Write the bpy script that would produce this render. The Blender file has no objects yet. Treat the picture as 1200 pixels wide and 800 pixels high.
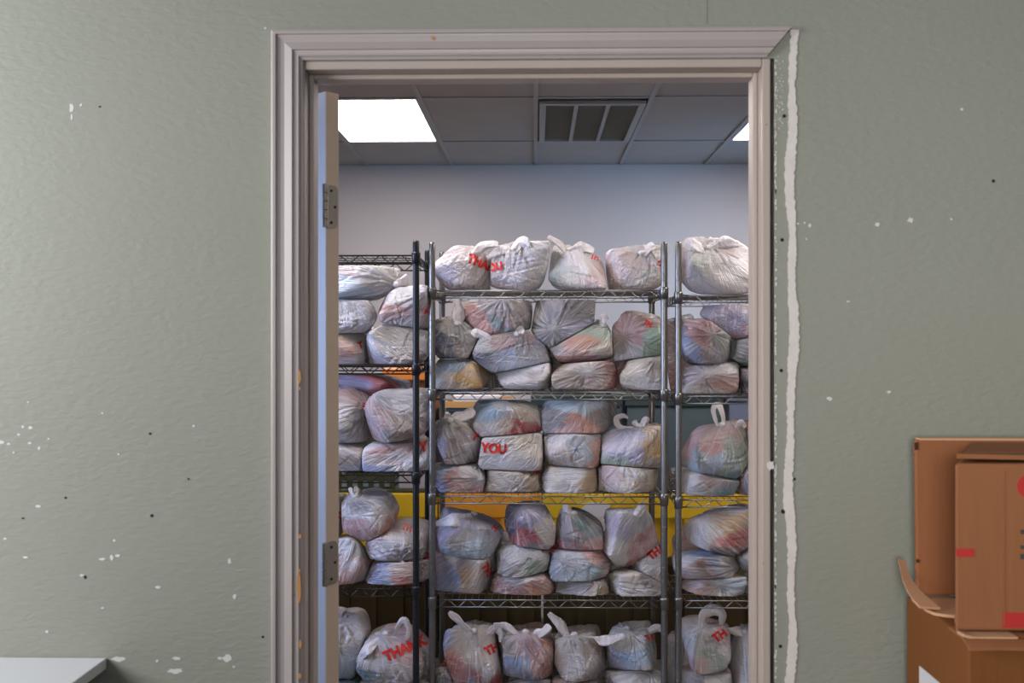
import bpy, bmesh, math, random
import numpy as np
from mathutils import Vector, Matrix
from mathutils.bvhtree import BVHTree

S = bpy.context.scene
COL = S.collection
# ------------------------------------------------------------------ camera, world, lights, exposure
F = 1240.0                       # focal length in pixels of the 1200x800 frame
CAM = Vector((0.0, -2.108, 1.495))
YAW = math.atan(28.0 / F)        # the camera looks slightly to the left of the wall's normal
cam = bpy.data.cameras.new('camera')
cam.sensor_width = 36.0
cam.lens = F * 36.0 / 1200.0
cam.dof.use_dof = True
cam.dof.focus_distance = 3.9
cam.dof.aperture_fstop = 6.3
cam_o = bpy.data.objects.new('camera', cam)
COL.objects.link(cam_o)
cam_o.location = CAM
cam_o.rotation_euler = (math.pi / 2, 0, YAW)
S.camera = cam_o

w = bpy.data.worlds.new('world')
S.world = w
w.use_nodes = True
w.node_tree.nodes['Background'].inputs[0].default_value = (0.86, 0.93, 1.0, 1)
w.node_tree.nodes['Background'].inputs[1].default_value = 0.15


def area(name, loc, target, sx, sy, power, color):
    l = bpy.data.lights.new(name, 'AREA')
    l.shape = 'RECTANGLE'
    l.size, l.size_y = sx, sy
    l.energy = power
    l.color = color
    o = bpy.data.objects.new(name, l)
    COL.objects.link(o)
    o.location = loc
    d = Vector(target) - Vector(loc)
    o.rotation_euler = d.to_track_quat('-Z', 'Y').to_euler()
    return o


# daylight of the front room, from a wide window to the upper left behind the camera
area('front_room_daylight', (-2.3, -1.3, 1.95), (-0.8, 0.0, 1.6), 1.2, 1.1, 57, (0.97, 0.99, 1.0))
area('front_room_right_fill', (-0.3, -4.0, 1.7), (1.15, 0.0, 1.6), 0.9, 0.9, 8.5, (1.0, 0.98, 0.95)).data.spread = 0.95  # added narrow fill from behind the camera, lifting the wall's right side
# daylight through the storeroom's side window
area('side_window_daylight', (-2.75, 1.0, 1.6), (0.5, 1.4, 1.2), 1.2, 1.2, 100, (0.45, 0.60, 1.0))
area('far_window_blue_fill', (3.4, 4.0, 1.75), (1.2, 5.5, 1.95), 1.1, 1.1, 34, (0.27, 0.58, 1.0)).data.spread = 1.7  # added blue light, narrowed onto the right of the back wall

S.view_settings.view_transform = 'Standard'
S.view_settings.look = 'None'
S.view_settings.exposure = 0.0
S.view_settings.gamma = 1.0
S.view_settings.use_curve_mapping = False
TROFFER = 19.0

# ------------------------------------------------------------------ helpers
random.seed(7)
RNG = np.random.default_rng(11)


def at(px, py, Y):
    """the point at depth plane y = Y that the photograph shows at pixel (px, py)"""
    dx, dy, dz = (px - 600.0) / F, 1.0, (400.0 - py) / F
    c, s = math.cos(YAW), math.sin(YAW)
    wx, wy = dx * c - dy * s, dx * s + dy * c
    k = (Y - CAM.y) / wy
    return Vector((CAM.x + wx * k, Y, CAM.z + dz * k))


def new_mat(name):
    m = bpy.data.materials.new(name)
    m.use_nodes = True
    nt = m.node_tree
    return m, nt, nt.nodes['Principled BSDF']


def node(nt, typ, **kw):
    n = nt.nodes.new(typ)
    for k, v in kw.items():
        if k in n.inputs:
            n.inputs[k].default_value = v
        else:
            setattr(n, k, v)
    return n


def mat(name, col, rough=0.6, metal=0.0, var=0.12, scale=8.0, bump=0.0, bscale=60.0, stretch=(1, 1, 1), spec=0.5, bdist=0.002, coat=0.0):
    m, nt, b = new_mat(name)
    tc = node(nt, 'ShaderNodeTexCoord')
    mp = node(nt, 'ShaderNodeMapping')
    mp.inputs['Scale'].default_value = stretch
    nt.links.new(tc.outputs['Object'], mp.inputs['Vector'])
    nz = node(nt, 'ShaderNodeTexNoise', Scale=scale, Detail=5.0, Roughness=0.6)
    nt.links.new(mp.outputs[0], nz.inputs['Vector'])
    mix = node(nt, 'ShaderNodeMix', data_type='RGBA')
    nt.links.new(nz.outputs['Fac'], mix.inputs['Factor'])
    mix.inputs[6].default_value = tuple(max(0, c * (1 - var)) for c in col) + (1,)
    mix.inputs[7].default_value = tuple(min(1, c * (1 + var)) for c in col) + (1,)
    nt.links.new(mix.outputs[2], b.inputs['Base Color'])
    b.inputs['Roughness'].default_value = rough
    b.inputs['Metallic'].default_value = metal
    b.inputs['Specular IOR Level'].default_value = spec
    b.inputs['Coat Weight'].default_value = coat
    if bump:
        n2 = node(nt, 'ShaderNodeTexNoise', Scale=bscale, Detail=4.0, Roughness=0.55)
        nt.links.new(mp.outputs[0], n2.inputs['Vector'])
        bp = node(nt, 'ShaderNodeBump', Strength=bump, Distance=bdist)
        nt.links.new(n2.outputs['Fac'], bp.inputs['Height'])
        nt.links.new(bp.outputs[0], b.inputs['Normal'])
    return m


class MB:
    def __init__(self):
        self.v, self.f = [], []

    def poly(self, pts):
        i = len(self.v)
        self.v += [tuple(p) for p in pts]
        self.f.append(tuple(range(i, i + len(pts))))

    def hexa(self, p):          # 8 corners: bottom 4 ccw, top 4 ccw
        i = len(self.v)
        self.v += [tuple(q) for q in p]
        self.f += [tuple(i + k for k in q) for q in
                   ((3, 2, 1, 0), (4, 5, 6, 7), (0, 1, 5, 4), (1, 2, 6, 5), (2, 3, 7, 6), (3, 0, 4, 7))]
        return self

    def box(self, x0, y0, z0, x1, y1, z1):
        return self.hexa([(x0, y0, z0), (x1, y0, z0), (x1, y1, z0), (x0, y1, z0),
                          (x0, y0, z1), (x1, y0, z1), (x1, y1, z1), (x0, y1, z1)])

    def tube(self, p, q, r, n=6, cap=True):
        p, q = Vector(p), Vector(q)
        d = (q - p).normalized()
        u = d.orthogonal().normalized()
        v = d.cross(u)
        i = len(self.v)
        for c in (p, q):
            for k in range(n):
                a = 2 * math.pi * k / n
                self.v.append(tuple(c + (u * math.cos(a) + v * math.sin(a)) * r))
        for k in range(n):
            j = (k + 1) % n
            self.f.append((i + k, i + j, i + n + j, i + n + k))
        if cap:
            self.f.append(tuple(i + n - 1 - k for k in range(n)))
            self.f.append(tuple(i + n + k for k in range(n)))
        return self

    def lathe(self, prof, x=0, y=0, n=12):      # prof: list of (r, z)
        i = len(self.v)
        for r, z in prof:
            for k in range(n):
                a = 2 * math.pi * k / n
                self.v.append((x + r * math.cos(a), y + r * math.sin(a), z))
        for s in range(len(prof) - 1):
            for k in range(n):
                j = (k + 1) % n
                a = i + s * n
                self.f.append((a + k, a + j, a + n + j, a + n + k))
        self.f.append(tuple(i + n - 1 - k for k in range(n)))
        self.f.append(tuple(i + (len(prof) - 1) * n + k for k in range(n)))
        return self

    def grid(self, P):          # P[rows][cols] of points
        i = len(self.v)
        R, C = len(P), len(P[0])
        for row in P:
            self.v += [tuple(p) for p in row]
        for r in range(R - 1):
            for c in range(C - 1):
                a = i + r * C + c
                self.f.append((a, a + 1, a + C + 1, a + C))
        return self

    def mesh(self, name, m, smooth=False):
        me = bpy.data.meshes.new(name)
        me.from_pydata(self.v, [], self.f)
        me.materials.append(m)
        if smooth:
            me.polygons.foreach_set('use_smooth', [True] * len(me.polygons))
        me.update()
        return me

    def build(self, name, m, parent=None, smooth=False, loc=None):
        return put(name, self.mesh(name, m, smooth), parent, loc)


def put(name, me, parent=None, loc=None):
    o = bpy.data.objects.new(name, me)
    COL.objects.link(o)
    if loc is not None:
        o.location = loc
    if parent is not None:
        o.parent = parent
    return o


def bevel(o, width, seg=2):
    b = o.modifiers.new('bevel', 'BEVEL')
    b.width = width
    b.segments = seg
    b.limit_method = 'ANGLE'
    return o


def tag(o, label, cat, group=None):
    o['label'] = label
    o['category'] = cat
    if group:
        o['group'] = group
    return o


def struct(o):
    o['kind'] = 'structure'
    return o


def stuff(o):
    o['kind'] = 'stuff'
    return o


def empty(name, loc=(0, 0, 0)):
    o = bpy.data.objects.new(name, None)
    COL.objects.link(o)
    o.location = loc
    o.empty_display_size = 0.1
    return o


# ------------------------------------------------------------------ materials
def wall_paint():
    m, nt, b = new_mat('sage_green_wall_paint')
    tc = node(nt, 'ShaderNodeTexCoord')
    mp = node(nt, 'ShaderNodeMapping')
    mp.inputs['Scale'].default_value = (1.0, 1.0, 2.2)
    nt.links.new(tc.outputs['Object'], mp.inputs['Vector'])
    big = node(nt, 'ShaderNodeTexNoise', Scale=1.6, Detail=4.0, Roughness=0.6)
    nt.links.new(tc.outputs['Object'], big.inputs['Vector'])
    mix = node(nt, 'ShaderNodeMix', data_type='RGBA')
    mix.inputs[6].default_value = (0.272, 0.275, 0.228, 1)
    mix.inputs[7].default_value = (0.308, 0.310, 0.264, 1)
    nt.links.new(big.outputs['Fac'], mix.inputs['Factor'])
    nt.links.new(mix.outputs[2], b.inputs['Base Color'])
    b.inputs['Roughness'].default_value = 0.55
    b.inputs['Specular IOR Level'].default_value = 0.35
    fine = node(nt, 'ShaderNodeTexNoise', Scale=46.0, Detail=4.0, Roughness=0.5, Distortion=0.4)
    nt.links.new(mp.outputs[0], fine.inputs['Vector'])
    patch = node(nt, 'ShaderNodeTexNoise', Scale=3.0, Detail=2.0)
    nt.links.new(tc.outputs['Object'], patch.inputs['Vector'])
    mul = node(nt, 'ShaderNodeMath', operation='MULTIPLY')
    nt.links.new(fine.outputs['Fac'], mul.inputs[0])
    nt.links.new(patch.outputs['Fac'], mul.inputs[1])
    bp = node(nt, 'ShaderNodeBump', Strength=0.6, Distance=0.005)
    nt.links.new(mul.outputs[0], bp.inputs['Height'])
    nt.links.new(bp.outputs[0], b.inputs['Normal'])
    return m


M = {}
M['green'] = wall_paint()
M['trim'] = mat('pinkish_white_gloss_trim', (0.405, 0.35, 0.342), 0.38, var=0.05, scale=14, bump=0.12, bscale=30, stretch=(1, 1, 0.3))
M['jamb'] = mat('beige_jamb_paint', (0.44, 0.365, 0.325), 0.42, var=0.06, scale=14, bump=0.12, bscale=30, stretch=(1, 1, 0.3))
M['chip'] = mat('bare_white_plaster', (0.66, 0.63, 0.62), 0.8, var=0.08)
M['caulk'] = mat('old_white_caulk', (0.70, 0.64, 0.61), 0.8, var=0.16, scale=30, bump=0.5, bscale=160)
M['hole'] = mat('dark_hole', (0.012, 0.012, 0.012), 0.9)
M['rust'] = mat('exposed_wood', (0.46, 0.22, 0.07), 0.8, var=0.25, scale=40)
M['cool_wall'] = mat('grey_blue_wall_paint', (0.40, 0.365, 0.365), 0.7, var=0.04, scale=2, bump=0.1, bscale=80)
M['tile'] = mat('ceiling_tile_board', (0.31, 0.285, 0.265), 0.9, var=0.08, scale=6, bump=0.3, bscale=200)
M['tee'] = mat('painted_grid_steel', (0.27, 0.26, 0.255), 0.5, var=0.03)
M['vent'] = mat('dusty_vent_metal', (0.30, 0.28, 0.23), 0.7, var=0.1)
M['floor'] = mat('grey_vinyl_floor', (0.16, 0.15, 0.14), 0.45, var=0.15, scale=4)
M['door'] = mat('door_paint', (0.62, 0.61, 0.60), 0.4, var=0.04, scale=10)
M['door_edge'] = mat('raw_door_edge', (0.70, 0.54, 0.41), 0.6, var=0.12, scale=10, stretch=(1, 1, 0.25))
M['steel'] = mat('aged_nickel', (0.38, 0.35, 0.31), 0.42, 0.9, var=0.1)
M['chrome'] = mat('chrome_wire', (0.215, 0.205, 0.195), 0.33, 1.0, var=0.08, scale=30)
M['black'] = mat('black_epoxy', (0.008, 0.0085, 0.011), 0.34, var=0.1, spec=0.4)
M['blacktie'] = mat('black_nylon', (0.01, 0.01, 0.01), 0.5)
M['card'] = mat('brown_cardboard', (0.31, 0.125, 0.055), 0.9, spec=0.2, var=0.1, scale=16, bump=0.15, bscale=60, stretch=(6, 6, 0.5))
M['card2'] = mat('golden_cardboard', (0.215, 0.078, 0.022), 0.9, spec=0.2, var=0.1, scale=12, bump=0.15, bscale=60, stretch=(6, 6, 0.5))
M['card_in'] = mat('cardboard_inside', (0.62, 0.35, 0.20), 0.9, var=0.08, scale=16)
M['card_dark'] = mat('torn_cardboard_core', (0.07, 0.03, 0.014), 0.9, spec=0.2)
M['red'] = mat('red_print', (0.62, 0.018, 0.012), 0.55, var=0.06)
M['redbox'] = mat('red_carton_print', (0.50, 0.025, 0.02), 0.7, var=0.12, scale=40)
M['ink'] = mat('black_print', (0.06, 0.05, 0.045), 0.7)
M['paper'] = mat('white_paper', (0.72, 0.70, 0.72), 0.7, var=0.03)
M['white'] = mat('white_laminate', (0.74, 0.74, 0.78), 0.4, var=0.02)
M['yellow'] = mat('yellow_plastic', (0.80, 0.50, 0.012), 0.45, var=0.06)
M['amber'] = mat('amber_plastic', (0.78, 0.31, 0.015), 0.45, var=0.08)
M['brown'] = mat('shade_coloured_plastic', (0.06, 0.036, 0.008), 0.5, var=0.1)  # lower bins: the shade behind the racks put into the plastic's colour
M['orange'] = mat('orange_plastic', (0.72, 0.22, 0.03), 0.5, var=0.06)
M['tan'] = mat('tan_cardboard', (0.55, 0.30, 0.10), 0.8, var=0.06)
M['teal'] = mat('dark_teal_plastic', (0.028, 0.05, 0.055), 0.45, var=0.1)
M['teal_body'] = mat('grey_teal_plastic', (0.075, 0.105, 0.12), 0.45, var=0.1)
M['bluebox'] = mat('cloudy_blue_plastic', (0.16, 0.19, 0.29), 0.3, var=0.12)
M['greybox'] = mat('warm_grey_plastic', (0.42, 0.37, 0.38), 0.6, var=0.06)
M['olive'] = mat('dark_olive_plastic', (0.05, 0.05, 0.018), 0.5, var=0.3, scale=20)


def emissive(name, col, strength):
    m, nt, b = new_mat(name)
    b.inputs['Base Color'].default_value = (0.8, 0.8, 0.8, 1)
    b.inputs['Emission Color'].default_value = col + (1,)
    b.inputs['Emission Strength'].default_value = strength
    return m


M['lamp'] = emissive('light_diffuser', (1.0, 0.93, 0.88), TROFFER)


def pane_glass():
    m, nt, b = new_mat('window_glass')
    out = nt.nodes['Material Output']
    tr = node(nt, 'ShaderNodeBsdfTransparent')
    gl = node(nt, 'ShaderNodeBsdfGlossy', Roughness=0.02)
    fr = node(nt, 'ShaderNodeFresnel', IOR=1.45)
    mx = node(nt, 'ShaderNodeMixShader')
    nt.links.new(fr.outputs[0], mx.inputs[0])
    nt.links.new(tr.outputs[0], mx.inputs[1])
    nt.links.new(gl.outputs[0], mx.inputs[2])
    nt.links.new(mx.outputs[0], out.inputs['Surface'])
    return m


M['glass'] = pane_glass()


def film():
    """thin plastic film pulled over groceries: 'contents' is what lies behind the film, 'fold' runs along the gathers"""
    m, nt, b = new_mat('thin_plastic_film')
    col = node(nt, 'ShaderNodeAttribute', attribute_name='contents')
    fold = node(nt, 'ShaderNodeAttribute', attribute_name='fold')
    tc = node(nt, 'ShaderNodeTexCoord')
    info = node(nt, 'ShaderNodeObjectInfo')
    n1 = node(nt, 'ShaderNodeTexNoise', Scale=3.4, Detail=3.0, Roughness=0.5, Distortion=0.15, noise_dimensions='4D')
    nt.links.new(fold.outputs['Vector'], n1.inputs['Vector'])
    nt.links.new(info.outputs['Random'], n1.inputs['W'])
    n2 = node(nt, 'ShaderNodeTexNoise', Scale=17.0, Detail=3.0, Roughness=0.5, Distortion=1.2)
    mp = node(nt, 'ShaderNodeMapping')
    mp.inputs['Scale'].default_value = (1.0, 1.0, 2.6)
    mp.inputs['Rotation'].default_value = (0.2, 0.5, 0.3)
    nt.links.new(tc.outputs['Object'], mp.inputs['Vector'])
    nt.links.new(mp.outputs[0], n2.inputs['Vector'])
    # ridged version of n2
    s = node(nt, 'ShaderNodeMath', operation='SUBTRACT')
    nt.links.new(n2.outputs['Fac'], s.inputs[0]); s.inputs[1].default_value = 0.5
    a = node(nt, 'ShaderNodeMath', operation='ABSOLUTE')
    nt.links.new(s.outputs[0], a.inputs[0])
    k = node(nt, 'ShaderNodeMath', operation='MULTIPLY')
    nt.links.new(a.outputs[0], k.inputs[0]); k.inputs[1].default_value = -1.35
    sm = node(nt, 'ShaderNodeMath', operation='ADD')
    nt.links.new(k.outputs[0], sm.inputs[0]); nt.links.new(n1.outputs['Fac'], sm.inputs[1])
    # sharp gathers running towards the knot
    n3 = node(nt, 'ShaderNodeTexNoise', Scale=7.5, Detail=2.0, Roughness=0.5, noise_dimensions='4D')
    nt.links.new(fold.outputs['Vector'], n3.inputs['Vector'])
    nt.links.new(info.outputs['Random'], n3.inputs['W'])
    s3 = node(nt, 'ShaderNodeMath', operation='SUBTRACT')
    nt.links.new(n3.outputs['Fac'], s3.inputs[0]); s3.inputs[1].default_value = 0.5
    a3 = node(nt, 'ShaderNodeMath', operation='ABSOLUTE')
    nt.links.new(s3.outputs[0], a3.inputs[0])
    k3 = node(nt, 'ShaderNodeMath', operation='MULTIPLY')
    nt.links.new(a3.outputs[0], k3.inputs[0]); k3.inputs[1].default_value = -2.0
    sm3 = node(nt, 'ShaderNodeMath', operation='ADD')
    nt.links.new(k3.outputs[0], sm3.inputs[0]); nt.links.new(sm.outputs[0], sm3.inputs[1])
    bp = node(nt, 'ShaderNodeBump', Strength=0.8, Distance=0.011)
    nt.links.new(sm3.outputs[0], bp.inputs['Height'])
    nt.links.new(bp.outputs[0], b.inputs['Normal'])
    rmp = node(nt, 'ShaderNodeMapRange')  # stretch whitening along the folds, with highlight streaks put into the colour
    rmp.inputs['From Min'].default_value = 0.52; rmp.inputs['From Max'].default_value = 0.68
    rmp.inputs['To Min'].default_value = 0.0; rmp.inputs['To Max'].default_value = 0.45
    nt.links.new(n1.outputs['Fac'], rmp.inputs['Value'])
    mix = node(nt, 'ShaderNodeMix', data_type='RGBA')
    nt.links.new(rmp.outputs[0], mix.inputs['Factor'])
    nt.links.new(col.outputs['Color'], mix.inputs[6])
    mix.inputs[7].default_value = (0.86, 0.80, 0.80, 1)
    nt.links.new(mix.outputs[2], b.inputs['Base Color'])
    b.inputs['Roughness'].default_value = 0.2
    b.inputs['Specular IOR Level'].default_value = 0.7
    return m


M['film'] = film()
M['film_plain'] = mat('gathered_plastic_film', (0.72, 0.655, 0.665), 0.3, var=0.10, scale=25, bump=1.0, bscale=55, stretch=(1, 1, 0.6), bdist=0.012)

# ------------------------------------------------------------------ front room: wall, trim, door
T = 0.13                    # wall thickness
XL, XR = at(357, 400, 0).x, at(893, 400, 0).x      # jamb faces
ZH = at(628, 80, 0).z                              # underside of the head jamb
JT = 0.017
x_dry = at(907.5, 400, 0).x                        # cut edge of the wall board at the right
wm = MB()
WX0, WX1, WZ = -2.44, 3.05, 2.80
wm.box(WX0, 0, 0, XL - JT, T, WZ)
wm.box(x_dry, 0, 0, WX1, T, WZ)
wm.box(XL - JT, 0, ZH + JT, x_dry, T, WZ)
wall = struct(wm.build('wall_front', M['green']))


def blob(cx, cy, w, h, seed, Y=0.0, n=14, jag=0.45):
    r = random.Random(seed)
    pts = []
    for k in range(n):
        a = 2 * math.pi * k / n
        s = 1 - jag * r.random()
        pts.append(at(cx + w / 2 * s * math.cos(a), cy + h / 2 * s * math.sin(a), Y))
    return pts


def prism(mb, pts, t):
    """outline on the wall plane, t towards the room"""
    i = len(mb.v)
    n = len(pts)
    mb.v += [(p.x, p.y - t, p.z) for p in pts] + [(p.x, p.y + 0.0005, p.z) for p in pts]
    mb.f.append(tuple(range(i, i + n)))
    for k in range(n):
        j = (k + 1) % n
        mb.f.append((i + k, i + n + k, i + n + j, i + j))


chips = [(84, 126, 6, 14), (84, 137, 3, 8), (95, 123, 4, 5), (33, 471, 3, 3), (36, 501, 6, 4), (27, 500, 4, 4), (2, 518, 8, 5),
         (22, 509, 4, 4), (46, 525, 4, 5), (16, 530, 3, 3), (35, 519, 5, 3), (57, 514, 3, 3), (10, 520, 6, 3), (45, 593, 8, 4), (120, 655, 9, 4),
         (131, 653, 5, 8), (138, 651, 7, 4), (96, 674, 7, 4), (185, 688, 8, 4), (269, 657, 5, 8), (275, 699, 5, 7), (134, 633, 4, 4),
         (55, 740, 5, 4), (207, 771, 12, 5), (206, 786, 24, 7), (266, 771, 12, 10), (258, 771, 8, 4), (184, 774, 4, 4), (274, 781, 3, 3), (120, 712, 4, 3),
         (139, 772, 22, 8), (30, 653, 8, 3), (6, 631, 6, 3), (227, 499, 4, 4), (120, 484, 3, 3), (139, 532, 3, 3),
         (1028, 263, 6, 6), (1067, 258, 8, 7), (1127, 128, 4, 5), (1115, 257, 3, 3), (972, 467, 8, 6), (1042, 459, 5, 4), (949, 264, 4, 5),
         (943, 261, 3, 3), (311, 33, 3, 3), (935, 262, 4, 3), (994, 353, 5, 2), (945, 280, 2, 3)]
cm = MB()
for i, (x, y, ww, hh) in enumerate(chips):
    prism(cm, blob(x, y, ww, hh, i + 3), 0.0006)
stuff(cm.build('paint_chip', M['chip'], wall))
hm = MB()
for i, (x, y, ww, hh) in enumerate([(919, 136, 4.5, 4.5), (916.5, 281, 4.5, 4.5), (915.5, 434, 4.5, 4.5), (931, 561, 3.5, 3.5), (917.5, 599, 5.5, 5.5),
                                    (914.5, 757, 4.5, 4.5), (909, 222, 2, 11), (908.5, 685, 2.2, 10), (1164, 212, 4, 4), (178, 604, 4, 4),
                                    (77, 583, 3, 3), (308, 746, 3, 3), (221, 561, 2.5, 2.5), (117, 125, 3, 2), (100, 676, 3.5, 4), (176, 508, 3, 3), (27, 607, 4, 2)]):
    prism(hm, blob(x, y, ww, hh, i + 90, jag=0.12), 0.0008)
stuff(hm.build('nail_hole', M['hole'], wall))
# ragged strip of old caulk and paint where the right casing was
r = random.Random(5)
L, R_ = [], []
ys = [35] + list(range(38, 801, 3)) + [1000]
for k, y in enumerate(ys):
    cx = 927.2 + 1.8 * math.sin(y * 0.019 + 0.6) + 1.2 * math.sin(y * 0.052) - (1.0 if y > 480 else -0.6)
    hw = 3.9 + 0.9 * math.sin(y * 0.031 + 2) + 0.4 * math.sin(y * 0.11)
    L.append(at(cx - hw - r.random() * 1.7, y, 0))
    R_.append(at(cx + hw + r.random() * 2.0, y, 0))
sm = MB()
for k in range(len(ys) - 1):
    prism(sm, [R_[k], L[k], L[k + 1], R_[k + 1]][::-1], 0.0022)
sm.build('caulk_strip', M['caulk'], wall)
em = MB()
for k in range(190):
    y = 70 + k * 3.9 + r.random() * 3
    if r.random() < 0.62:
        prism(em, blob(908.3 + r.random() * 1.3, y, 1.4 + r.random() * 2.0, 2 + r.random() * 5.5, k), 0.0012)
for k in range(46):
    prism(em, blob(910 + r.random() * 9, 66 + r.random() * 90, 1 + r.random() * 1.4, 1 + r.random() * 1.6, k + 400), 0.0008)
stuff(em.build('torn_board_edge', M['chip'], wall))
# faint seam above the door
MB().box(at(828, 0, 0).x, -0.0006, 2.125, at(829, 0, 0).x, 0.001, WZ).build('board_seam', mat('seam', (0.2, 0.22, 0.17), 0.7), wall)

# casing profile: (distance from the outer edge 0..1, thickness)
prof = [(0, 0.0), (0, 0.017), (0.06, 0.0185), (0.15, 0.0185), (0.17, 0.0145), (0.22, 0.014), (0.30, 0.0125), (0.42, 0.012), (0.56, 0.0145),
        (0.68, 0.0165), (0.70, 0.0125), (0.80, 0.0115), (0.88, 0.0120), (0.905, 0.0095), (0.94, 0.0075), (1.0, 0.006), (1.0, 0.0)]
CO_L, CI_L = at(320, 400, 0).x, at(355.5, 400, 0).x
CO_T, CI_T = at(628, 35.5, 0).z, at(628, 69.5, 0).z
CO_R, CI_R = at(926, 400, 0).x, at(897, 400, 0).x
cas = MB()
P0 = [Vector((CO_L + (CI_L - CO_L) * u, -t, 0)) for u, t in prof]
P1 = [Vector((CO_L + (CI_L - CO_L) * u, -t, CO_T + (CI_T - CO_T) * u)) for u, t in prof]
cas.grid([P0, P1])
c1 = struct(cas.build('trim_1', M['trim']))
cas = MB()
P0 = [Vector((CO_L + (CI_L - CO_L) * u, -t, CO_T + (CI_T - CO_T) * u)) for u, t in prof]
P1 = [Vector((CO_R + (CI_R - CO_R) * u, -t, CO_T + (CI_T - CO_T) * u)) for u, t in prof]
cas.grid([P0, P1])
cas.poly(P1[::-1])
c2 = struct(cas.build('trim_2', M['trim']))
wmk = MB()
for i, (x, y, ww, hh) in enumerate([(508, 46.5, 6, 6)]):
    prism(wmk, [p + Vector((0, -0.0128, 0)) for p in blob(x, y, ww, hh, i)], 0.0012)
stuff(wmk.build('worn_spot', M['rust'], c2))
wmk = MB()
for i, (x, y, ww, hh) in enumerate([(352.5, 441, 4, 20), (353, 627, 4, 8), (352.5, 668, 4, 10), (352, 690, 6, 50), (353.5, 753, 5, 14), (353, 790, 5, 10), (353, 455, 3, 6), (346, 695, 3, 4)]):
    prism(wmk, [p + Vector((0, -0.0105, 0)) for p in blob(x, y, ww, hh, i + 31)], 0.0025)
stuff(wmk.build('worn_spot', M['rust'], c1))

# jambs with stops
jm = MB()
jm.box(XL - JT, 0, 0, XL, T, ZH + JT)
jm.box(XR, 0, 0, XR + JT, T, ZH + JT)
jm.box(XL, 0, ZH, XR, T, ZH + JT)
jm.box(XL, 0.040, 0, XL + 0.010, 0.086, ZH)
jm.box(XR - 0.010, 0.040, 0, XR, 0.086, ZH)
jm.box(XL + 0.010, 0.040, ZH - 0.010, XR - 0.010, 0.086, ZH)
jamb = struct(jm.build('trim_3', M['jamb']))
bevel(jamb, 0.0025)
mk = MB()
for (x, y, Y, ww, hh) in [(898, 146, 0, 3, 3), (894, 660, 0, 2, 4)]:
    prism(mk, blob(x, y, ww, hh, x, Y), 0.0006)
stuff(mk.build('dark_mark', M['rust'], jamb))
MBp = MB()
prism(MBp, blob(903, 545, 11, 13, 77, 0), 0.003)
MBp.build('putty_dab', M['chip'], jamb)

# the door, swung open into the storeroom
phi = math.radians(140)
wv = Vector((math.cos(phi), math.sin(phi), 0))
ev = Vector((math.sin(phi), -math.cos(phi), 0))
cor = Vector((at(382, 400, T + 0.008).x, T + 0.008, 0))
DZ0, DZ1, DW, DT = 0.01, at(382, 107, T + 0.008).z, 0.895, 0.034


def dpt(u, t, z):
    return cor + wv * u + ev * t + Vector((0, 0, z))


dm = MB().hexa([dpt(0.001, 0, DZ0), dpt(DW, 0, DZ0), dpt(DW, DT, DZ0), dpt(0.001, DT, DZ0), dpt(0.001, 0, DZ1), dpt(DW, 0, DZ1), dpt(DW, DT, DZ1), dpt(0.001, DT, DZ1)])
door = struct(dm.build('door_1', M['door']))
MB().hexa([dpt(-0.0008, 0.0005, DZ0), dpt(0.001, 0.0005, DZ0), dpt(0.001, DT, DZ0), dpt(-0.0008, DT, DZ0),
           dpt(-0.0008, 0.0005, DZ1), dpt(0.001, 0.0005, DZ1), dpt(0.001, DT, DZ1), dpt(-0.0008, DT, DZ1)]).build('door_edge', M['door_edge'], door)
for zc in (at(380, 242.5, 0.15).z, at(380, 659, 0.15).z, 0.27):
    h = 0.046
    pts = []
    t1, rr = DT - 0.0045, 0.011
    for a in range(0, 91, 15):
        q = math.radians(a)
        pts.append((t1 - rr + rr * math.sin(q), h - rr + rr * math.cos(q)))
    pts = [(-0.004, h)] + pts
    pts = pts + [(t, -z) for t, z in pts[::-1]]
    lm = MB()
    i0 = len(lm.v)
    n = len(pts)
    lm.v += [tuple(dpt(-0.0032, t, zc + z)) for t, z in pts] + [tuple(dpt(-0.0006, t, zc + z)) for t, z in pts]
    lm.f.append(tuple(range(n)))
    lm.f += [(k, n + k, n + (k + 1) % n, (k + 1) % n) for k in range(n)]
    hg = lm.build('hinge', M['steel'], door)
    km = MB()
    kc = dpt(-0.006, -0.007, zc)
    for s in range(5):
        z0 = zc - h + s * 0.0185
        km.lathe([(0.0062, z0 + 0.0004), (0.0066, z0 + 0.001), (0.0066, z0 + 0.0172), (0.0062, z0 + 0.018)], kc.x, kc.y, 12)
    km.build('knuckle', M['steel'], hg)
    scm = MB()
    for (t, z) in ((0.012, 0.034), (0.022, 0.0), (0.012, -0.034)):
        scm.tube(dpt(-0.0032, t, zc + z), dpt(-0.0040, t, zc + z), 0.0032, 10)
    scm.build('screw', M['hole'], hg)

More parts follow.
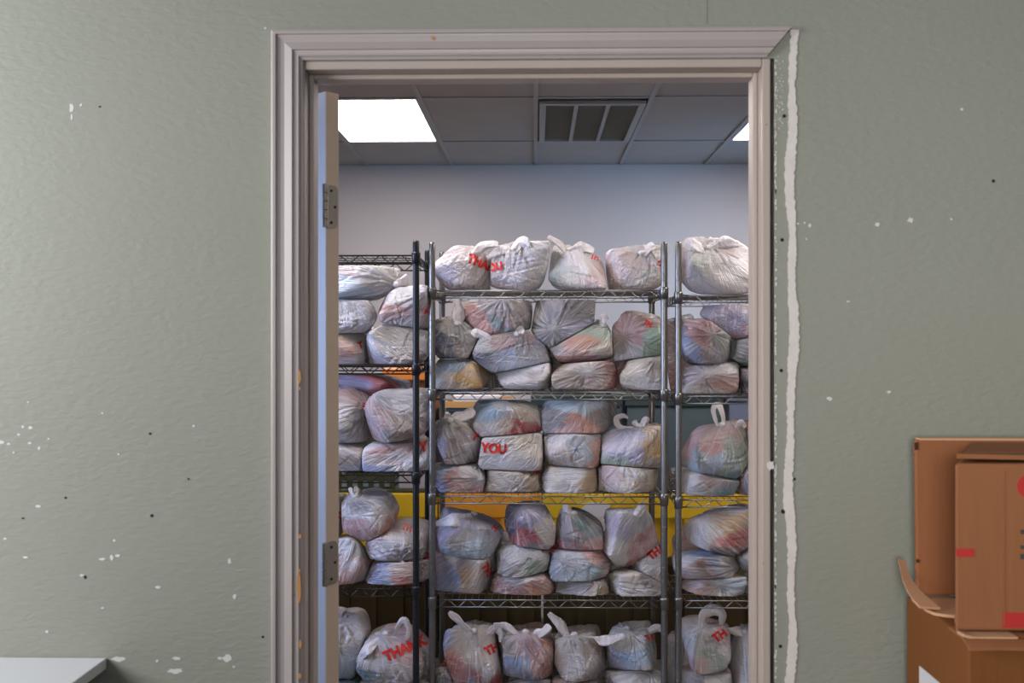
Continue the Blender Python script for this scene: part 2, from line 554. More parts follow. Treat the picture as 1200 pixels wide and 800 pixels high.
# ------------------------------------------------------------------ storeroom shell
YB = 5.55
ZC = 2.775
RX0, RX1 = -2.44, 3.05
struct(MB().box(RX0 - 1.2, -4.2, -0.05, RX1 + 0.1, YB + 0.1, 0).build('floor', M['floor']))
struct(MB().box(RX0 - 0.1, YB, 0, RX1 + 0.1, YB + 0.1, ZC + 0.1).build('wall_back', M['cool_wall']))
wr = MB()
ry0, ry1, wz0, wz1 = 3.4, 4.6, 1.15, 2.35
wr.box(RX1, T, 0, RX1 + 0.1, ry0, ZC + 0.1)
wr.box(RX1, ry1, 0, RX1 + 0.1, YB, ZC + 0.1)
wr.box(RX1, ry0, 0, RX1 + 0.1, ry1, wz0)
wr.box(RX1, ry0, wz1, RX1 + 0.1, ry1, ZC + 0.1)
struct(wr.build('wall_right', M['cool_wall']))
added_win2 = struct(MB().box(RX1 + 0.055, ry0, wz0, RX1 + 0.06, ry1, wz1).build('added_window_2', M['glass']))  # unseen window, added for the blue light on the back wall
fm = MB()
fm.box(RX1 + 0.03, ry0, wz0, RX1 + 0.08, ry0 + 0.04, wz1).box(RX1 + 0.03, ry1 - 0.04, wz0, RX1 + 0.08, ry1, wz1)
fm.box(RX1 + 0.03, ry0 + 0.04, wz0, RX1 + 0.08, ry1 - 0.04, wz0 + 0.04).box(RX1 + 0.03, ry0 + 0.04, wz1 - 0.04, RX1 + 0.08, ry1 - 0.04, wz1)
fm.build('window_frame', M['trim'], added_win2)
wl = MB()
wy0, wy1, wz0, wz1 = 0.45, 1.6, 0.95, 2.15
wl.box(RX0 - 0.1, T, 0, RX0, wy0, ZC + 0.1)
wl.box(RX0 - 0.1, wy1, 0, RX0, YB, ZC + 0.1)
wl.box(RX0 - 0.1, wy0, 0, RX0, wy1, wz0)
wl.box(RX0 - 0.1, wy0, wz1, RX0, wy1, ZC + 0.1)
struct(wl.build('wall_left', M['cool_wall']))
win = struct(MB().box(RX0 - 0.06, wy0, wz0, RX0 - 0.055, wy1, wz1).build('window_1', M['glass']))
fm = MB()
fm.box(RX0 - 0.08, wy0, wz0, RX0 - 0.03, wy0 + 0.04, wz1).box(RX0 - 0.08, wy1 - 0.04, wz0, RX0 - 0.03, wy1, wz1)
fm.box(RX0 - 0.08, wy0 + 0.04, wz0, RX0 - 0.03, wy1 - 0.04, wz0 + 0.04).box(RX0 - 0.08, wy0 + 0.04, wz1 - 0.04, RX0 - 0.03, wy1 - 0.04, wz1)
fm.build('window_frame', M['trim'], win)

# suspended ceiling
cxs = [k * 0.61 for k in range(-4, 6)]
cys = [T, 1.01, 2.23, 3.45, 4.67, YB]
cg = MB()
cg.box(RX0, T, ZC + 0.03, RX1, YB, ZC + 0.05)
ceil = struct(cg.build('ceiling', M['tile']))
gm = MB()
for x in cxs[1:-1]:
    gm.box(x - 0.012, T, ZC - 0.004, x + 0.012, YB, ZC + 0.004)
for y in cys[1:-1]:
    gm.box(RX0, y - 0.012, ZC - 0.0035, RX1, y + 0.012, ZC + 0.0035)
gm.box(RX0, YB - 0.022, ZC - 0.004, RX1, YB, ZC + 0.004)
gm.build('ceiling_grid', M['tee'], ceil)
LAMPS = [(-2, 3), (2, 3), (-2, 1), (2, 1)]
for ci in range(-4, 5):
    for ri in range(5):
        if (ci, ri) in LAMPS or (ci, ri) == (0, 3):
            continue
        MB().box(ci * 0.61 + 0.004, cys[ri] + 0.004, ZC + 0.004, ci * 0.61 + 0.606, cys[ri + 1] - 0.004, ZC + 0.018).build('ceiling_tile', M['tile'], ceil)
for k, (ci, ri) in enumerate(LAMPS):
    x0, x1, y0, y1 = ci * 0.61 + 0.012, ci * 0.61 + 0.598, cys[ri] + 0.012, cys[ri + 1] - 0.012
    t = empty('ceiling_light', ((x0 + x1) / 2, (y0 + y1) / 2, ZC))
    ox, oy = (x0 + x1) / 2, (y0 + y1) / 2
    f = MB()
    a, b2 = (x1 - x0) / 2, (y1 - y0) / 2
    f.box(-a, -b2, -0.003, a, -b2 + 0.016, 0.02).box(-a, b2 - 0.016, -0.003, a, b2, 0.02)
    f.box(-a, -b2 + 0.016, -0.003, -a + 0.016, b2 - 0.016, 0.02).box(a - 0.016, -b2 + 0.016, -0.003, a, b2 - 0.016, 0.02)
    f.build('frame', M['tee'], t)
    MB().box(-a + 0.016, -b2 + 0.016, 0.002, a - 0.016, b2 - 0.016, 0.012).build('diffuser', M['lamp'], t)
    tag(t, ['lit white ceiling light panel at the left, above the black rack', 'lit white ceiling light panel, cut off by the right door jamb',
            'ceiling light panel nearer the doorway, hidden above the door head on the left',
            'ceiling light panel nearer the doorway, hidden above the door head on the right'][k], 'ceiling light', 'recessed ceiling light panels')
# return-air vent
vt = empty('ceiling_vent', (0.305, 4.08, ZC))
tag(vt, 'dusty rectangular air vent with three dark grille sections in the grey ceiling', 'vent')
vx, v0, v1 = 0.285, -0.53, 0.56
f = MB()
f.box(-vx, v0, -0.012, vx, v0 + 0.045, 0.004).box(-vx, v1 - 0.03, -0.012, vx, v1, 0.004)
f.box(-vx, v0 + 0.045, -0.012, -vx + 0.035, v1 - 0.03, 0.004).box(vx - 0.035, v0 + 0.045, -0.012, vx, v1 - 0.03, 0.004)
f.build('frame', M['tee'], vt)
MB().box(-vx, v0, 0.02, vx, v1, 0.024).build('backing', M['vent'], vt)
for x in (-0.086, 0.086):
    MB().box(x - 0.011, v0 + 0.045, -0.011, x + 0.011, v1 - 0.03, 0.004).build('divider', M['tee'], vt)
sl = MB()
for k in range(42):
    y = v0 + 0.06 + k * 0.0235
    sl.hexa([(-vx + 0.035, y, -0.006), (vx - 0.035, y, -0.006), (vx - 0.035, y + 0.003, -0.006), (-vx + 0.035, y + 0.003, -0.006),
             (-vx + 0.035, y + 0.012, 0.012), (vx - 0.035, y + 0.012, 0.012), (vx - 0.035, y + 0.015, 0.012), (-vx + 0.035, y + 0.015, 0.012)])
stuff(sl.build('louvre', M['vent'], vt))

# ------------------------------------------------------------------ wire shelving
UW, UD = 0.889, 0.432          # post centre to post centre


def post_profile(h):
    p = [(0.006, 0.0), (0.010, 0.004), (0.010, 0.022), (0.0127, 0.024)]
    z = 0.05
    while z < h - 0.03:
        p += [(0.0127, z - .0008), (0.0127, z), (0.0119, z + 0.0003), (0.0119, z + 0.0013), (0.0127, z + 0.0016), (0.0127, z + .0024)]
        z += 0.0254
    p += [(0.0127, h - 0.006), (0.0105, h)]
    return p


def shelf_mesh(m):
    b = MB()
    x0, x1, y0, y1 = 0, UW, 0, UD
    zt, zb = -0.0035, -0.031
    for z in (zt, zb):
        for p, q in (((x0, y0), (x1, y0)), ((x0, y1), (x1, y1)), ((x0, y0), (x0, y1)), ((x1, y0), (x1, y1))):
            b.tube((p[0], p[1], z), (q[0], q[1], z), 0.0031, 6)

    def zig(p, q, n):
        p, q = Vector(p), Vector(q)
        for k in range(n):
            a, c = p.lerp(q, (k + 0.1) / n), p.lerp(q, (k + 0.9) / n)
            za, zc_ = (zt, zb) if k % 2 else (zb, zt)
            b.tube((a.x, a.y, za), (c.x, c.y, zc_), 0.0023, 5, False)
    zig((x0 + 0.02, y0, 0), (x1 - 0.02, y0, 0), 22)
    zig((x0 + 0.02, y1, 0), (x1 - 0.02, y1, 0), 22)
    zig((x0, y0 + 0.02, 0), (x0, y1 - 0.02, 0), 10)
    zig((x1, y0 + 0.02, 0), (x1, y1 - 0.02, 0), 10)
    for k in range(1, 35):
        x = UW * k / 35
        b.tube((x, y0, -0.0015), (x, y1, -0.0015), 0.0015, 5, False)
    for y in (0.11, 0.216, 0.32):
        b.tube((x0, y, -0.0052), (x1, y, -0.0052), 0.0024, 5, False)
    return b.mesh('shelf', m, True)


def collar_mesh(m):
    return MB().lathe([(0.0133, -0.037), (0.0158, -0.036), (0.0172, 0.004), (0.0160, 0.008), (0.0133, 0.009)], 0, 0, 14).mesh('collar', m, True)


UNITS = {}


def rack(key, x0, y0, h, zs, m, label):
    t = empty('wire_shelving_rack', (x0, y0, 0))
    tag(t, label, 'shelving', 'wire shelving racks in the storeroom')
    pm = MB().lathe(post_profile(h), 0, 0, 14).mesh('post', m, True)
    for x in (0, UW):
        for y in (0, UD):
            put('post', pm, t, (x, y, 0))
    sm_, cm_ = shelf_mesh(m), collar_mesh(m)
    for z in zs:
        s = put('shelf', sm_, t, (0, 0, z))
        for x in (0, UW):
            for y in (0, UD):
                put('collar', cm_, s, (x, y, 0))
    UNITS[key] = dict(x=x0, y=y0, zs=zs, obj=t)
    return t


YC = 1.952
zc = lambda py, Y=YC: at(628, py, Y).z
YLF = 1.885
SZ_L = [zc(298, YLF), zc(428.5, YLF), zc(556, YLF), zc(690, YLF), 0.075]
SZ_C = [zc(339.5), zc(458.5), zc(580.5), zc(702), 0.105]
SZ_R = [zc(345), zc(463), zc(584), zc(701.5), 0.105]
rack('L', at(487.5, 400, YLF).x - UW, YLF, at(487, 282, YLF).z, SZ_L, M['black'], 'black wire shelving rack loaded with bags, left of the chrome racks')
tC = rack('C', at(506.5, 400, YC).x, YC, at(506, 284, YC).z, SZ_C, M['chrome'], 'chrome wire shelving rack in the middle, seen in full width through the doorway')
tR = rack('R', at(795, 400, YC).x, YC, at(795, 283, YC).z, SZ_R, M['chrome'], 'chrome wire shelving rack at the right, cut off by the door jamb')
for t, x, py in ((tC, 0, 468), (tC, UW, 470), (tR, 0, 474)):
    z = at(628, py, YC).z
    MB().lathe([(0.013, z), (0.0148, z + 0.0005), (0.0148, z + 0.0055), (0.013, z + 0.006)], x, 0, 14).build('cable_tie', M['blacktie'], t)

# ------------------------------------------------------------------ bags of groceries
PAL = dict(w=(.72, .69, .70), c=(.64, .55, .43), g=(.33, .30, .31), d=(.13, .125, .13), p=(.58, .30, .29), s=(.62, .27, .19), r=(.48, .06, .05),
           b=(.24, .33, .56), l=(.40, .55, .70), n=(.12, .15, .25), t=(.16, .32, .36), e=(.32, .44, .34), o=(.62, .36, .11), a=(.44, .34, .27), v=(.44, .39, .56))
FILM = np.array((.80, .735, .745))
bm_ = bmesh.new()
bmesh.ops.create_icosphere(bm_, subdivisions=6, radius=1.0)
ICO = bpy.data.meshes.new('bag_body')
bm_.to_mesh(ICO)
bm_.free()
ICO.polygons.foreach_set('use_smooth', [True] * len(ICO.polygons))
ICO.materials.append(M['film'])
DIR = np.empty(len(ICO.vertices) * 3)
ICO.vertices.foreach_get('co', DIR)
DIR = DIR.reshape(-1, 3)
DIR /= np.linalg.norm(DIR, axis=1)[:, None]
# finer faces on the side that shows its folds
_al = np.arccos(np.clip(-DIR[:, 1], -1, 1))
_al2 = _al - .38 * np.sin(_al)
_sc = np.sin(_al2) / np.maximum(np.sin(_al), 1e-6)
DIR = np.stack((DIR[:, 0] * _sc, -np.cos(_al2), DIR[:, 2] * _sc), 1)
DIR /= np.linalg.norm(DIR, axis=1)[:, None]
FACES = [tuple(p.vertices) for p in ICO.polygons]

B = []          # (unit, level, x0, y0, x1, y1, contents, film whiteness, label, options)


def bag(u, lv, x0, y0, x1, y1, pal, wh, label, **kw):
    B.append(dict(u=u, lv=lv, px=(x0, y0, x1, y1), pal=pal, wh=wh, label=label, **kw))


MID, RT, LF = 'on the middle rack', 'on the right rack', 'on the black rack'
# --- middle rack, top shelf
bag('C', 0, 510, 289, 577, 341, 'wwvcp', .62, 'white bag at the left end of the middle rack top shelf', k=(556, 296), h=[[(556, 299), (566, 288), (584, 286), 9]], t=[('THAnk', 566, 309, 10, -22)])
bag('C', 0, 573, 287, 645, 341, 'wvvgp', .62, 'white bag with grey folds, second from left on the middle rack top shelf', k=(603, 291), h=[[(602, 294), (611, 284), (621, 288), 11], [(600, 292), (586, 294), (571, 302), 9]], t=[('YOU', 577, 313, 9, 10)])
bag('C', 0, 643, 289, 711, 341, 'wcces', .6, 'cream-tinted bag with a long handle spike, third on the middle rack top shelf', k=(668, 292), h=[[(664, 296), (656, 286), (642, 277), 7], [(668, 295), (682, 291), (696, 294), 11]], t=[('TH', 697, 301, 6, -15)])
bag('C', 0, 709, 290, 783, 341, 'wpccw', .6, 'pinkish white bag at the right end of the middle rack top shelf', k=(752, 296), h=[[(752, 300), (760, 291), (767, 287), 10]], t=[('TH', 777, 309, 9, -70)])
# second shelf
bag('C', 1, 509, 419, 571, 459, 'ocwla', .42, 'flat bag with golden contents, bottom left on the middle rack second shelf', rot=0)
bag('C', 1, 507, 370, 567, 422, 'wgeac', .45, 'bag with a tall twisted neck, left end of the middle rack second shelf', k=(536, 379), h=[[(536, 381), (537, 366), (535, 350), 11]])
bag('C', 1, 541, 345, 624, 394, 'ppgtg', .40, 'pinkish grey bag with gathered front, top of the second stack under the upper shelf', k=(588, 357), t=[])
bag('C', 1, 553, 386, 642, 436, 'wpnnb', .5, 'white bag with pink and navy contents, sagging over the lower bag on second shelf', k=(606, 391), h=[[(575, 398), (562, 391), (552, 389), 9], [(604, 394), (609, 386), (614, 390), 8]])
bag('C', 1, 581, 425, 645, 460, 'wagwg', .5, 'off-white flat bag under the navy-and-pink bag, middle rack second shelf')
bag('C', 1, 621, 346, 693, 408, 'gdgvg', .30, 'dark grey round bag, top centre of the middle rack second shelf', k=(650, 385))
bag('C', 1, 637, 374, 723, 430, 'ceacs', .42, 'greenish cream bag with a diagonal neck, right of centre on the second shelf', k=(707, 381), h=[[(706, 382), (707, 374), (710, 368), 7]], rot=-28)
bag('C', 1, 645, 421, 723, 460, 'caagr', .42, 'beige flat bag with a red right end, base of the middle rack second shelf', rot=4)
bag('C', 1, 711, 366, 776, 428, 'gpeeg', .38, 'grey bag with green contents, upper right of the middle rack second shelf', k=(728, 394), t=[('TH', 759, 379, 6, -30)])
bag('C', 1, 724, 416, 784, 460, 'acaca', .42, 'beige bag, bottom right of the middle rack second shelf', rot=6)
# third shelf
bag('C', 2, 508, 541, 567, 583, 'lbpwr', .40, 'bag with blue and pink contents, bottom left of the middle rack third shelf')
bag('C', 2, 507, 490, 564, 545, 'aagwv', .42, 'beige-grey bag with handles pulled right, left end of the middle rack third shelf', k=(527, 492), h=[[(530, 493), (545, 487), (556, 480), 12], [(526, 493), (524, 487), (528, 486), 6]], t=[('T', 557, 512, 7, -40)])
bag('C', 2, 547, 469, 634, 514, 'lcrcp', .34, 'bag with blue, cream and dark red contents, topmost on the third shelf left of centre', k=(596, 473))
bag('C', 2, 563, 500, 639, 549, 'aacaw', .5, 'cream bag printed YOU in red, middle rack third shelf', k=(624, 503), t=[('YOU', 579, 525, 11, -4)])
bag('C', 2, 567, 544, 635, 583, 'caawo', .52, 'cream flat bag directly under the bag printed YOU', t=[('TH', 628, 553, 5, 0)])
bag('C', 2, 635, 467, 724, 512, 'gssgg', .26, 'grey see-through bag with a salmon packet, top of the third shelf right of centre', k=(683, 472))
bag('C', 2, 634, 502, 703, 547, 'waslg', .52, 'white bag with a knotted top below the salmon-packet bag, third shelf', k=(662, 504), h=[[(661, 507), (655, 500), (662, 498), 7], [(664, 506), (672, 500), (668, 508), 6]])
bag('C', 2, 636, 541, 698, 583, 'wgaog', .55, 'whitish bag at the base of the third shelf, right of centre')
bag('C', 2, 700, 499, 781, 553, 'vvewo', .36, 'bag half lavender, half orange-beige with a white knot, right end of the third shelf', k=(750, 499), h=[[(742, 502), (727, 501), (722, 491), (730, 487), (736, 490), 6], [(752, 500), (755, 493), (761, 490), 6], [(748, 500), (742, 493), 6]])
bag('C', 2, 701, 537, 769, 583, 'wpwca', .58, 'white and pink boxy bag, bottom right of the middle rack third shelf', rot=8)
# fourth shelf
bag('C', 3, 508, 597, 587, 655, 'vwglv', .38, 'lavender-grey crumpled bag, top left of the middle rack fourth shelf', k=(555, 602), h=[[(552, 605), (532, 609), (511, 614), 12]], rot=22, t=[('H', 580, 618, 7, -40)])
bag('C', 3, 509, 627, 577, 704, 'vwabg', .48, 'large bluish white bag, bottom left of the middle rack fourth shelf', t=[('TH', 571, 667, 9, -60)])
bag('C', 3, 592, 590, 651, 645, 'nvcrp', .34, 'bag with a cream box over dark red contents, fourth shelf left of centre', k=(612, 594))
bag('C', 3, 585, 634, 643, 671, 'gwegd', .42, 'grey bag with a small green patch, middle of a three-bag stack on fourth shelf', t=[('TH', 639, 642, 6, 80)])
bag('C', 3, 577, 665, 649, 704, 'psswb', .46, 'pink bag at the base of the fourth shelf, left of centre', t=[('11', 641, 667, 7, 0)])
bag('C', 3, 650, 598, 706, 642, 'gttgr', .36, 'grey bag with teal-dark top and twisted ear, fourth shelf centre', k=(672, 601), h=[[(670, 603), (664, 596), (663, 590), 7]])
bag('C', 3, 644, 637, 713, 684, 'wapta', .48, 'white bag with pink and teal corners, middle of the centre stack on fourth shelf', t=[('TH', 648, 642, 7, 70)], rot=-8)
bag('C', 3, 651, 671, 713, 704, 'gcawg', .45, 'grey-cream flat bag at the base of the centre stack on fourth shelf')
bag('C', 3, 703, 597, 768, 660, 'vwwpw', .5, 'round lavender-white bag with upright ear, fourth shelf right', k=(746, 601), h=[[(746, 603), (752, 595), (757, 589), 10], [(709, 621), (705, 613), (703, 605), 8]], t=[('NK', 702, 637, 7, 60)])
bag('C', 3, 741, 637, 785, 690, 'gwaag', .48, 'white bag printed THA in red, squeezed at the right end of fourth shelf', t=[('THA', 769, 646, 9, 38)])
bag('C', 3, 713, 664, 783, 704, 'wgpcw', .5, 'white-grey bag at the bottom right of the middle rack fourth shelf')
# bottom shelf
bag('C', 4, 509, 776, 540, 823, 'wvwrw', .6, 'small white bag low behind the left post of the middle rack bottom shelf', h=[[(530, 784), (518, 785), (509, 791), 9]], t=[('TH', 521, 777, 5, 30)])
bag('C', 4, 523, 735, 589, 826, 'wcrbs', .52, 'tall white bag with red contents and long handle, leftmost on the bottom shelf', k=(556, 739), h=[[(552, 742), (542, 731), (526, 717), 8], [(570, 744), (580, 736), (587, 742), (586, 752), 8]], t=[('THA', 580, 758, 10, 25)])
bag('C', 4, 586, 737, 650, 792, 'bbsgs', .42, 'bag half slate blue, half salmon, second on the middle rack bottom shelf', k=(616, 740), h=[[(607, 744), (592, 733), (578, 731), 6], [(626, 744), (637, 740), (645, 733), 9]])
bag('C', 4, 584, 784, 646, 824, 'gegwg', .45, 'grey-green bag under the blue and salmon bag at the bottom edge')
bag('C', 4, 648, 739, 710, 795, 'aaawc', .5, 'plain beige bag with a tall bent handle, third on the bottom shelf', k=(673, 743), h=[[(665, 746), (657, 733), (643, 718), 9]])
bag('C', 4, 646, 785, 708, 824, 'wrsgw', .5, 'white and red bag under the plain beige bag at the bottom edge')
bag('C', 4, 712, 733, 770, 787, 'wltca', .5, 'white bag with a light blue packet, fourth on the middle rack bottom shelf', k=(735, 736), h=[[(730, 742), (708, 747), (689, 745), 9], [(760, 740), (771, 735), (780, 741), 9]], t=[('TH', 763, 746, 8, 20)])
bag('C', 4, 711, 778, 779, 824, 'gawgg', .55, 'grey-white bag under the light-blue-packet bag at the bottom edge')
# --- right rack
bag('R', 0, 799, 283, 882, 349, 'wwepe', .6, 'big white knotted bag on the top shelf of the right rack', k=(829, 290), h=[[(826, 296), (815, 288), (808, 281), 11], [(832, 293), (850, 285), (866, 286), 12]])
bag('R', 1, 822, 352, 905, 400, 'gvdpp', .32, 'grey bag with a purple sheen, topmost on the right rack second shelf')  # the purple is a content colour
bag('R', 1, 799, 375, 857, 428, 'psbga', .42, 'pink and blue-grey bag beside the post on the right rack second shelf', k=(829, 393))
bag('R', 1, 854, 391, 908, 430, 'gegge', .36, 'greenish grey bag against the door jamb, right rack second shelf')
bag('R', 1, 799, 421, 866, 465, 'vpsww', .45, 'lavender bag with pink streaks at the base of the right rack second shelf', k=(824, 438))
bag('R', 1, 862, 428, 905, 465, 'prdap', .34, 'dark pinkish bag low by the jamb on the right rack second shelf')
bag('R', 2, 803, 494, 878, 559, 'eleps', .38, 'round see-through green and blue bag with a tall handle loop, right rack third shelf', k=(846, 498), h=[[(848, 500), (847, 486), (842, 475), (836, 480), (840, 499), 6], [(862, 503), (868, 496), (874, 500), 7]])
bag('R', 2, 799, 551, 865, 587, 'wplgw', .5, 'whitish flat bag under the green bag on the right rack third shelf')
bag('R', 2, 863, 539, 908, 587, 'vwepw', .48, 'lavender-white knotted bag by the jamb, right rack third shelf', k=(872, 543))
bag('R', 2, 868, 492, 908, 541, 'rrspr', .25, 'red-tinted bag half hidden by the jamb, right rack third shelf')
bag('R', 3, 805, 592, 884, 650, 'wlpdr', .46, 'white-blue bag with red and black packet, topmost on the right rack fourth shelf')
bag('R', 3, 789, 642, 866, 676, 'gbpwg', .42, 'grey-blue flat bag in the middle of the stack, right rack fourth shelf')
bag('R', 3, 799, 668, 867, 703, 'wlcev', .46, 'striped white bag at the base of the right rack fourth shelf', k=(838, 680))
bag('R', 3, 863, 637, 908, 670, 'gwgvg', .42, 'grey bag against the jamb, upper of two on the right rack fourth shelf')
bag('R', 3, 865, 667, 908, 703, 'vwwgw', .5, 'white-lavender bag against the jamb at the base of the right rack fourth shelf')
bag('R', 4, 801, 729, 853, 784, 'wwpew', .56, 'white bag with a handle ring printed TH, right rack bottom shelf', k=(824, 732), h=[[(822, 734), (824, 720), (836, 714), (846, 720), (844, 731), 10]], t=[('TH', 843, 744, 10, 35)])
bag('R', 4, 800, 779, 860, 824, 'wapgw', .5, 'white-pink bag under the ring-handled bag on the right rack')
bag('R', 4, 854, 737, 908, 826, 'wwvlw', .55, 'tall white bag against the door jamb, right rack bottom shelf', k=(873, 740), h=[[(872, 743), (862, 739), (851, 738), 8]])
# --- black rack
bag('L', 1, 352, 303, 470, 354, 'wwplw', .58, 'large white bag on the black rack, highest of all beneath its top shelf', k=(464, 333), h=[[(462, 335), (472, 330), (478, 322), 9]])
bag('L', 1, 340, 352, 441, 392, 'wggww', .52, 'grey-white bag directly under the large white bag on the black rack')
bag('L', 1, 441, 338, 507, 384, 'wpsaw', .56, 'white bag with pink tint beside the black post, upper right', t=[('TH', 503, 362, 8, 70)])
bag('L', 1, 350, 388, 431, 431, 'wcscg', .5, 'white bag with peach contents, bottom left on the black rack second shelf', t=[('T', 422, 404, 7, 20)])
bag('L', 1, 429, 379, 506, 431, 'wcvwa', .54, 'white-cream bag at the base of the second shelf behind the black post', k=(440, 387))
bag('L', 2, 360, 436, 473, 480, 'vbpgr', .36, 'lavender bag with blue and red contents, topmost on the black rack third shelf', dy=.10)
bag('L', 2, 352, 456, 441, 522, 'wgwgp', .48, 'grey-white bag leaning left on the black rack third shelf', k=(432, 478), t=[('T', 429, 477, 8, 60)])
bag('L', 2, 432, 457, 507, 517, 'wpgaw', .46, 'white-pink bag with a grey round hollow, behind the post on the black rack third shelf', rot=-20)
bag('L', 2, 427, 511, 507, 559, 'wpaww', .52, 'white bag at the base of the black rack third shelf beside the post', t=[('Y', 496, 523, 11, 10)])
bag('L', 2, 352, 515, 429, 559, 'acgac', .44, 'beige-grey bag, bottom left on the black rack third shelf')
bag('L', 3, 402, 575, 464, 630, 'gwpwg', .42, 'see-through greyish bag with a small knot, top of the black rack fourth shelf', k=(417, 581), h=[[(417, 583), (412, 577), (410, 571), 5], [(419, 582), (418, 575), (416, 570), 6]])
bag('L', 3, 352, 583, 405, 632, 'gwrvg', .42, 'grey bag with red print half hidden by the door, black rack fourth shelf', t=[('TH', 400, 602, 9, 60)])
bag('L', 3, 352, 624, 437, 693, 'wgsga', .46, 'white bag with a salmon band, bottom left on the black rack fourth shelf')
bag('L', 3, 434, 614, 502, 658, 'wpwvw', .55, 'white-pink fan-pleated bag on the black rack fourth shelf', k=(470, 652), t=[('TH', 477, 618, 7, -15)])
bag('L', 3, 432, 650, 504, 693, 'bwrsr', .42, 'bag with blue left side and red stripes, base of the black rack fourth shelf')
bag('L', 4, 352, 716, 437, 793, 'wglww', .5, 'grey and bluish white bag on the black rack bottom shelf beside the door', k=(402, 722))
bag('L', 4, 413, 735, 506, 800, 'wawga', .52, 'white bag printed THANK in red, on the black rack bottom shelf', k=(452, 742), rot=-28, h=[[(460, 748), (468, 732), (474, 727), (479, 737), (477, 749), 6], [(445, 748), (430, 762), (418, 776), 9]], t=[('THANK', 474, 759, 12, 24)])
bag('L', 4, 420, 790, 506, 842, 'wtwgw', .6, 'whitish bag under the THANK bag at the bottom edge')
bag('L', 4, 352, 786, 425, 842, 'wtgvw', .5, 'bluish bag low beside the door at the bottom edge')

# --- second row: some glimpsed, the dark ones added to fill the shaded gaps
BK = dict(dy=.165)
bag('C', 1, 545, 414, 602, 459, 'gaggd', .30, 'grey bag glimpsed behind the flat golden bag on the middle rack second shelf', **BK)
bag('C', 1, 604, 400, 662, 459, 'gdagg', .28, 'dark bag glimpsed behind the navy-and-pink bag, middle rack second shelf', **BK)  # added dark bag, fills the shaded gap
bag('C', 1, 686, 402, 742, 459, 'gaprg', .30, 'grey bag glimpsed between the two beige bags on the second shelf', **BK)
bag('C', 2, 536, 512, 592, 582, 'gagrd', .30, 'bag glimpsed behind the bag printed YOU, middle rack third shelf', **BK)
bag('C', 2, 606, 506, 662, 582, 'agdgg', .30, 'shaded bag glimpsed between the third shelf stacks, centre', **BK)  # added dark bag, fills the shaded gap
bag('C', 2, 676, 516, 730, 582, 'gpgad', .30, 'shaded bag glimpsed left of the white and pink boxy bag', **BK)  # added dark bag, fills the shaded gap
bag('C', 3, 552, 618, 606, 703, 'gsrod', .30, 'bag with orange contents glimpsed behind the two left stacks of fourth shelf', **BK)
bag('C', 3, 622, 622, 676, 703, 'gdpga', .28, 'dark bag glimpsed between the stacks at the centre of fourth shelf', **BK)  # added dark bag, fills the shaded gap
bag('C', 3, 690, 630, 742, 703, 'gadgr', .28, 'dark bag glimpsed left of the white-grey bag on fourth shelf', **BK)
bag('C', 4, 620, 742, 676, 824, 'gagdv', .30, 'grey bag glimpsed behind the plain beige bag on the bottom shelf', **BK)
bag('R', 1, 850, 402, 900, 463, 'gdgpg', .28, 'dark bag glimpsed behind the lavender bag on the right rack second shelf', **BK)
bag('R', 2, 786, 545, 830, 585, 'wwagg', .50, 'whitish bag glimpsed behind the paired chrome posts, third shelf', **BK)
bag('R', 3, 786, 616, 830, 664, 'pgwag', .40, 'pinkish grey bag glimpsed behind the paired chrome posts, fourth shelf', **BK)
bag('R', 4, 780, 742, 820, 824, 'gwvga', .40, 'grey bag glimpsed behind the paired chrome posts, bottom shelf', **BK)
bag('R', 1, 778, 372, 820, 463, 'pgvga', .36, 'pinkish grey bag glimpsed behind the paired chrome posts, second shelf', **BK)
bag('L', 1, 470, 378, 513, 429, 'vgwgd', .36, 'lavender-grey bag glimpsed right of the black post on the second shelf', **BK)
bag('L', 1, 420, 384, 466, 429, 'gdwgg', .32, 'shaded bag glimpsed between the two lower bags of the black rack second shelf', **BK)  # added dark bag, fills the shaded gap
bag('L', 3, 474, 620, 513, 664, 'prwsp', .42, 'pink bag glimpsed right of the black post on the fourth shelf', t=[('THA', 500, 652, 9, 10)], **BK)

